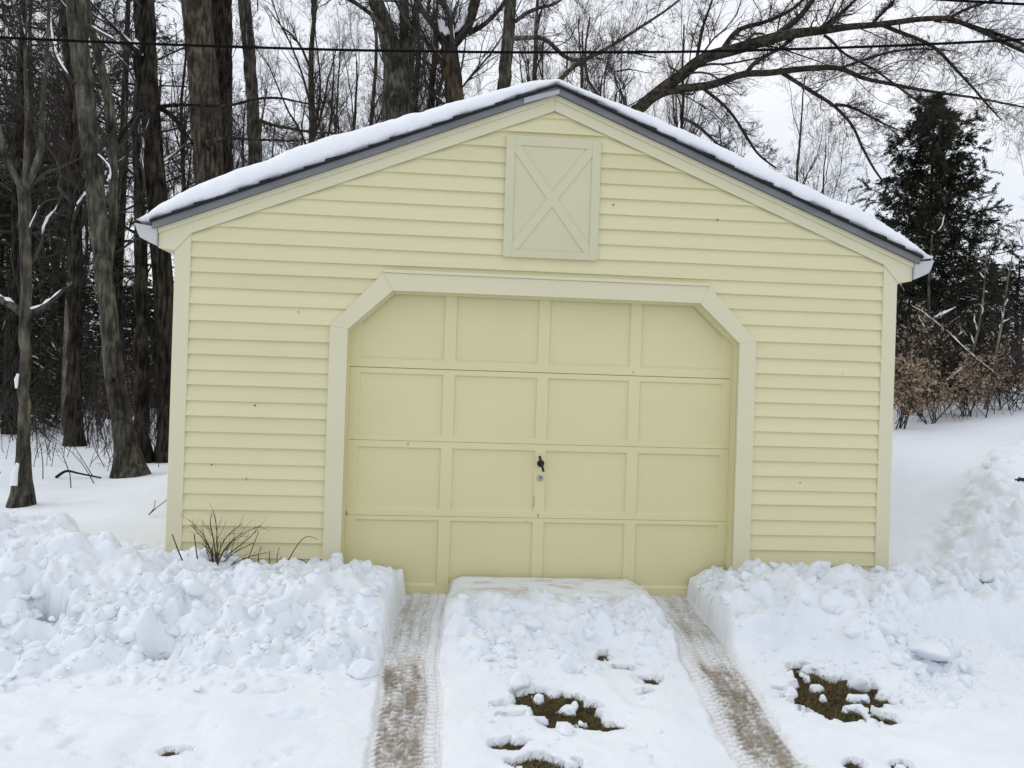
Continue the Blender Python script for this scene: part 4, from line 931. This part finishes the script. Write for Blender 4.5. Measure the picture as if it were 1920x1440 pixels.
def sapling(loc, h, seed, label, nst=5, leaves=700, spread=.35, group='leafy beech saplings on the right'):
    g = np.random.default_rng(seed); t = empty('beech_sapling', loc, label, 'sapling', group)
    n = nst; d = unit(np.stack([g.normal(0, spread, n), g.normal(0, spread, n), np.ones(n)], -1)); p = np.tile([0., 0, -.05], (n, 1))+g.normal(0, .05, (n, 3))*[1, 1, 0]; out = [p]
    for s in range(7): d = unit(d+.12*g.normal(size=d.shape)); p = p+d*(h*g.uniform(.7, 1.1, n)/7)[:, None]; out.append(p)
    P = np.stack(out, 1); R = np.tile(np.linspace(.014, .003, 8)*h/1.5, (n, 1)); P2, R2 = spawn(P, R, 13, g, .5, (.5, 1.2), up=.05, n=6, curl=.15, tmin=.2); P3, R3 = spawn(P2, R2, 6, g, .5, (.4, 1.0), n=4, curl=.2)
    for nm, dt, mt in (('stems', tubes(P, R, 6), b_grey), ('twigs', join([tubes(P2, R2, 4), tubes(P3, R3, 3)]), b_twigr)):
        o = bpy.data.objects.new(nm, mesh_np(nm, *dt)); COL.objects.link(o); o.data.materials.append(mt); o.parent = t
    C = np.concatenate([P3.reshape(-1, 3), P2[:, 2:].reshape(-1, 3)]); C = C[g.integers(0, len(C), leaves)]+.015*g.normal(size=(leaves, 3))
    D = unit(g.normal(size=(leaves, 3))*[1, 1, .5]-[0, 0, .8]); o = bpy.data.objects.new('leaves', mesh_np('leaves', *leaf_quads(C, D, .062, .026, g))); COL.objects.link(o); o.data.materials.append(m_beech); o.parent = t
    return t
for k, (px, yy, h, lv, lab) in enumerate([(1692, 5.4, 1.25, 1050, 'tan leaved beech sapling close to the right corner of the garage'), (1752, 5.6, 1.2, 1050, 'tan leaved beech sapling in front of the tall hemlock trunk'), (1815, 5.9, 1.1, 950, 'tan leaved beech sapling right of the hemlock trunk'), (1880, 6.2, 1.0, 900, 'sparse tan beech sapling near the right edge'), (1700, 6.6, 1.9, 900, 'taller beech sapling with brown leaves behind the garage corner')]):
    sapling(place_tree(px, yy), h, 200+k, lab, 6, lv)
for k, (px, yy, h, lv, lab) in enumerate([(105, 11.5, 1.9, 420, 'sparse tan leaved sapling deep in the left woods by the slender dark trunk'), (225, 10, 1.5, 260, 'tan leaved sapling partly hidden by the leaning trunk')]):
    sapling(place_tree(px, yy), h, 220+k, lab, 5, lv, .3, 'tan saplings in the left woods')
g = np.random.default_rng(15)
for k, (pts_, yy, lab) in enumerate([([(1862, 690, 4), (1880, 600, 4), (1890, 520, 3), (1898, 480, 2)], 6.4, 'pale thin sapling leaning right before the dark hemlocks'), ([(1820, 680, 4), (1838, 600, 4), (1845, 550, 3), (1850, 470, 2)], 6.6, 'thin upright sapling left of the pale leaning one'), ([(1735, 660, 5), (1742, 580, 5), (1741, 520, 4), (1748, 440, 3)], 6.3, 'thin dark sapling beside the gutter on the right')]):
    P, R = px_path(pts_, yy, n=12); t = traced_tree('sapling', lab, 'sapling', True, (P, R), [], bk=b_pale if k < 2 else b_grey, seed=300+k, topext=0, nmain=6, tmin=.4, mainlen=(.2, .5), dens=.5, tw=b_twigr)
for k, (pts_, yy, lab) in enumerate([([(1690, 565, 3.5), (1760, 600, 3), (1790, 640, 3), (1850, 690, 2.5), (1918, 735, 2)], 6.0, 'long fallen branch arching across the brown saplings, lined with snow'), ([(1770, 718, 4), (1800, 695, 4), (1830, 672, 3)], 6.0, 'short snow lined branch lying over the brown saplings'), ([(1745, 600, 4), (1772, 588, 4), (1800, 572, 2)], 6.5, 'short snow lined branch against the dark hemlock'), ([(1688, 828, 4), (1705, 833, 3), (1718, 838, 2)], 5.6, 'dark stick lying on the snow by the garage corner'), ([(105, 895, 6), (125, 880, 5), (135, 885, 4), (175, 893, 3), (190, 896, 3)], hit(130, 897)[1], 'crooked dead branch lying on the snow between the left trunks')]):
    P, R = px_path(pts_, yy, n=14); t = empty('fallen_branch', tuple(P[0]), lab, 'branch'); link('stick', mesh_np('stick', *tubes(P[None], R[None], 7)), b_dark, t, True)
    if k < 3: link('branch_snow', mesh_np('branch_snow', *join([snow_on(*[q[None] for q in sub((P, R), .1, .9, 10, 1.5)], g)])), m_bsnow, t, True)

# ---- the bare shrub in front of the left wall and the little twigs round it
def stems(name, label, cat, paths, Y0, seed, nt_=3, r=.0032, group=None, depth=.10):
    g = np.random.default_rng(seed); A = []
    for p in paths:
        p = [(a_, b_, c_*.72) for a_, b_, c_ in p]; dy = g.uniform(-depth, depth); A.append(px_path(p, Y0, Y0+dy, n=12))
    b = at(*paths[0][0][:2], Y0); t = empty(name, tuple(b), label, cat, group)
    P = np.stack([a for a, _ in A]); R = np.stack([q for _, q in A]); parts = [tubes(P, R, 6)]
    if nt_:
        P2, R2 = spawn(P, R, nt_, g, .36, (.3, .8), up=.05, n=6, curl=.12, tmin=.3, rr=.6, rmin=.0011); parts.append(tubes(P2, R2, 4))
    link('stems', mesh_np('stems', *join(parts[:1])), m_stem, t, True)
    if nt_: link('twigs', mesh_np('twigs', *join(parts[1:])), m_stem, t, True)
    return t
bs = (402, 1092, 6)
stems('bare_shrub', 'many stemmed bare brown shrub poking from the snow in front of the left wall', 'shrub',
  [[bs, (406, 1050, 4.5), (401, 1015, 3), (396, 990, 2.6), (391, 972, 2), (397, 962, 1.6)], [bs, (406, 1055, 4), (412, 1030, 3), (421, 1008, 3), (432, 998, 2.4), (455, 982, 1.8)],
   [bs, (408, 1052, 4), (425, 1022, 3), (442, 1006, 2.6), (468, 993, 2), (490, 986, 1.5)], [bs, (400, 1040, 3), (388, 1018, 2.6), (375, 1002, 2.2), (357, 984, 1.6)], [bs, (398, 1035, 3), (385, 1008, 2.4), (370, 990, 2), (355, 975, 1.5)],
   [bs, (408, 1040, 3), (407, 1000, 2.6), (406, 980, 2), (400, 960, 1.6)], [bs, (410, 1060, 3), (430, 1042, 2.6), (450, 1030, 2.4), (475, 1018, 1.8)], [bs, (410, 1045, 3), (428, 1022, 2.6), (440, 1012, 2), (462, 1000, 1.6)], [bs, (392, 1068, 2.6), (372, 1050, 2.4), (350, 1034, 2), (342, 1030, 1.5)],
   [bs, (396, 1055, 2.4), (386, 1030, 2), (386, 1008, 1.8), (380, 995, 1.4)], [bs, (420, 1066, 3), (446, 1052, 2.4), (478, 1040, 2), (500, 1036, 1.5)], [bs, (414, 1050, 3), (440, 1030, 2.4), (470, 1008, 2), (484, 990, 1.6)]], -.24, 401, 8)
stems('twig', 'straight bare stick leaning left out of the snow at the left corner board', 'twig', [[(358, 1085, 4.5), (345, 1058, 4), (333, 1030, 3.4), (323, 1002, 2.6)]], -.3, 402, 0)
stems('twig', 'upright bare stick between the leaning stick and the bare shrub', 'twig', [[(378, 1085, 4.5), (371, 1055, 4), (367, 1025, 3.2), (364, 1002, 2.6)]], -.26, 403, 0)
stems('twig', 'thin stick with a forked foot right of the bare shrub', 'twig', [[(456, 1072, 4), (464, 1052, 3), (474, 1025, 2.6), (485, 997, 1.8)], [(456, 1072, 3), (470, 1062, 2), (482, 1057, 1.6), (492, 1056, 1.2)]], -.2, 404, 0)
stems('twig', 'arching dry twig in front of the siding beside the left door casing', 'twig', [[(540, 1052, 3), (552, 1030, 2.4), (566, 1010, 2.2), (578, 1003, 1.8), (588, 1008, 1.4), (596, 1012, 1.2)]], -.15, 405, 0)
stems('twig', 'low drooping twigs over the snow beside the left door casing', 'twig', [[(530, 1066, 3), (548, 1050, 2.2), (562, 1046, 1.8), (574, 1054, 1.5), (584, 1066, 1.2)], [(528, 1066, 3), (545, 1060, 2), (562, 1062, 1.6), (585, 1074, 1.4), (600, 1078, 1.2)]], -.15, 406, 1)
stems('twig', 'short upright weed stalks between the bare shrub and the door casing', 'twig', [[(506, 1062, 2.6), (505, 1045, 2), (506, 1032, 1.6)], [(520, 1060, 2.6), (519, 1042, 2), (524, 1026, 1.5)], [(486, 1064, 2.6), (484, 1040, 2), (490, 1024, 1.5)], [(540, 1062, 2), (532, 1050, 1.8), (526, 1044, 1.4)]], -.15, 407, 1)
YB = hit(280, 965)[1]
stems('twig', 'small forked twig sticking out of the smooth snow left of the garage', 'twig', [[(279, 965, 3), (296, 950, 2.4), (314, 936, 2)], [(279, 965, 2.4), (290, 952, 2), (291, 938, 1.5)]], YB-.03, 408, 0)

# ---- small dark litter on the snow
def litter(name, label, cat, px, py, wpx, hpx, seed, stem=False):
    g = np.random.default_rng(seed); P = hit(px, py); z = Hs(P[0], P[1]) if abs(P[0]) < 4.6 and P[1] < .3 else P[2]; wv = pxw(wpx, P)/2
    n = 9; u = np.linspace(-1, 1, n); U, V_ = np.meshgrid(u, u)
    k = np.sqrt(np.clip(1-U**2, 0, 1))*(.75+.25*np.sin(3*U+seed)); x = U*wv; y = V_*k*wv*.75; zz = .35*wv*(V_**2+.4*U)+.22*wv*g.normal(size=U.shape)*.6+.4*wv
    t = empty(name, (P[0], P[1], z), label, cat); me = mesh_np('blade', np.stack([x, y, zz], -1), grid_faces(n, n)); o = bpy.data.objects.new('blade', me); COL.objects.link(o); me.materials.append(m_leaf); o.parent = t
    m_ = o.modifiers.new('thickness', 'SOLIDIFY'); m_.thickness = .002
    if stem:
        q = np.array([[-.7*wv, 0, .4*wv], [-1.2*wv, -.2*wv, .2*wv], [-1.75*wv, -.5*wv, .1*wv]]); o = bpy.data.objects.new('stalk', mesh_np('stalk', *tubes(q[None], np.full((1, 3), wv*.13), 6))); COL.objects.link(o); o.data.materials.append(m_leaf); o.parent = t
litter('dead_leaf', 'curled dark leaf with a short stalk on the snow near the right garage corner', 'leaf', 1716, 1094, 15, 10, 1, True)
litter('dead_leaf', 'brown leaf on the snow ridge at the right edge of the picture', 'leaf', 1913, 906, 22, 14, 2)
litter('dead_leaf', 'tiny dark leaf on the thin snow between the wheel tracks', 'leaf', 1079, 1252, 9, 6, 3)

# ---- overhead lines
def cable(label, pts, Y0, wpx):
    P, R = px_path([(a, b, wpx) for a, b in pts], Y0, n=60); t = link('overhead_cable', mesh_np('overhead_cable', *tubes(P[None], R[None], 8)), m_cable, None, True)
    return tag(t, label, 'cable', 'overhead cables')
cable('black overhead cable crossing the whole picture above the ridge', [(-500, 22), (-200, 55), (0, 71), (320, 84), (640, 94), (960, 98.5), (1280, 97.5), (1500, 92), (1700, 85), (1920, 74), (2200, 55), (2500, 30)], .9, 5.2)
cable('thinner overhead cable cutting the top right corner', [(1400, -40), (1600, -16), (1773, 0), (1920, 8), (2200, 16)], 1.4, 5)
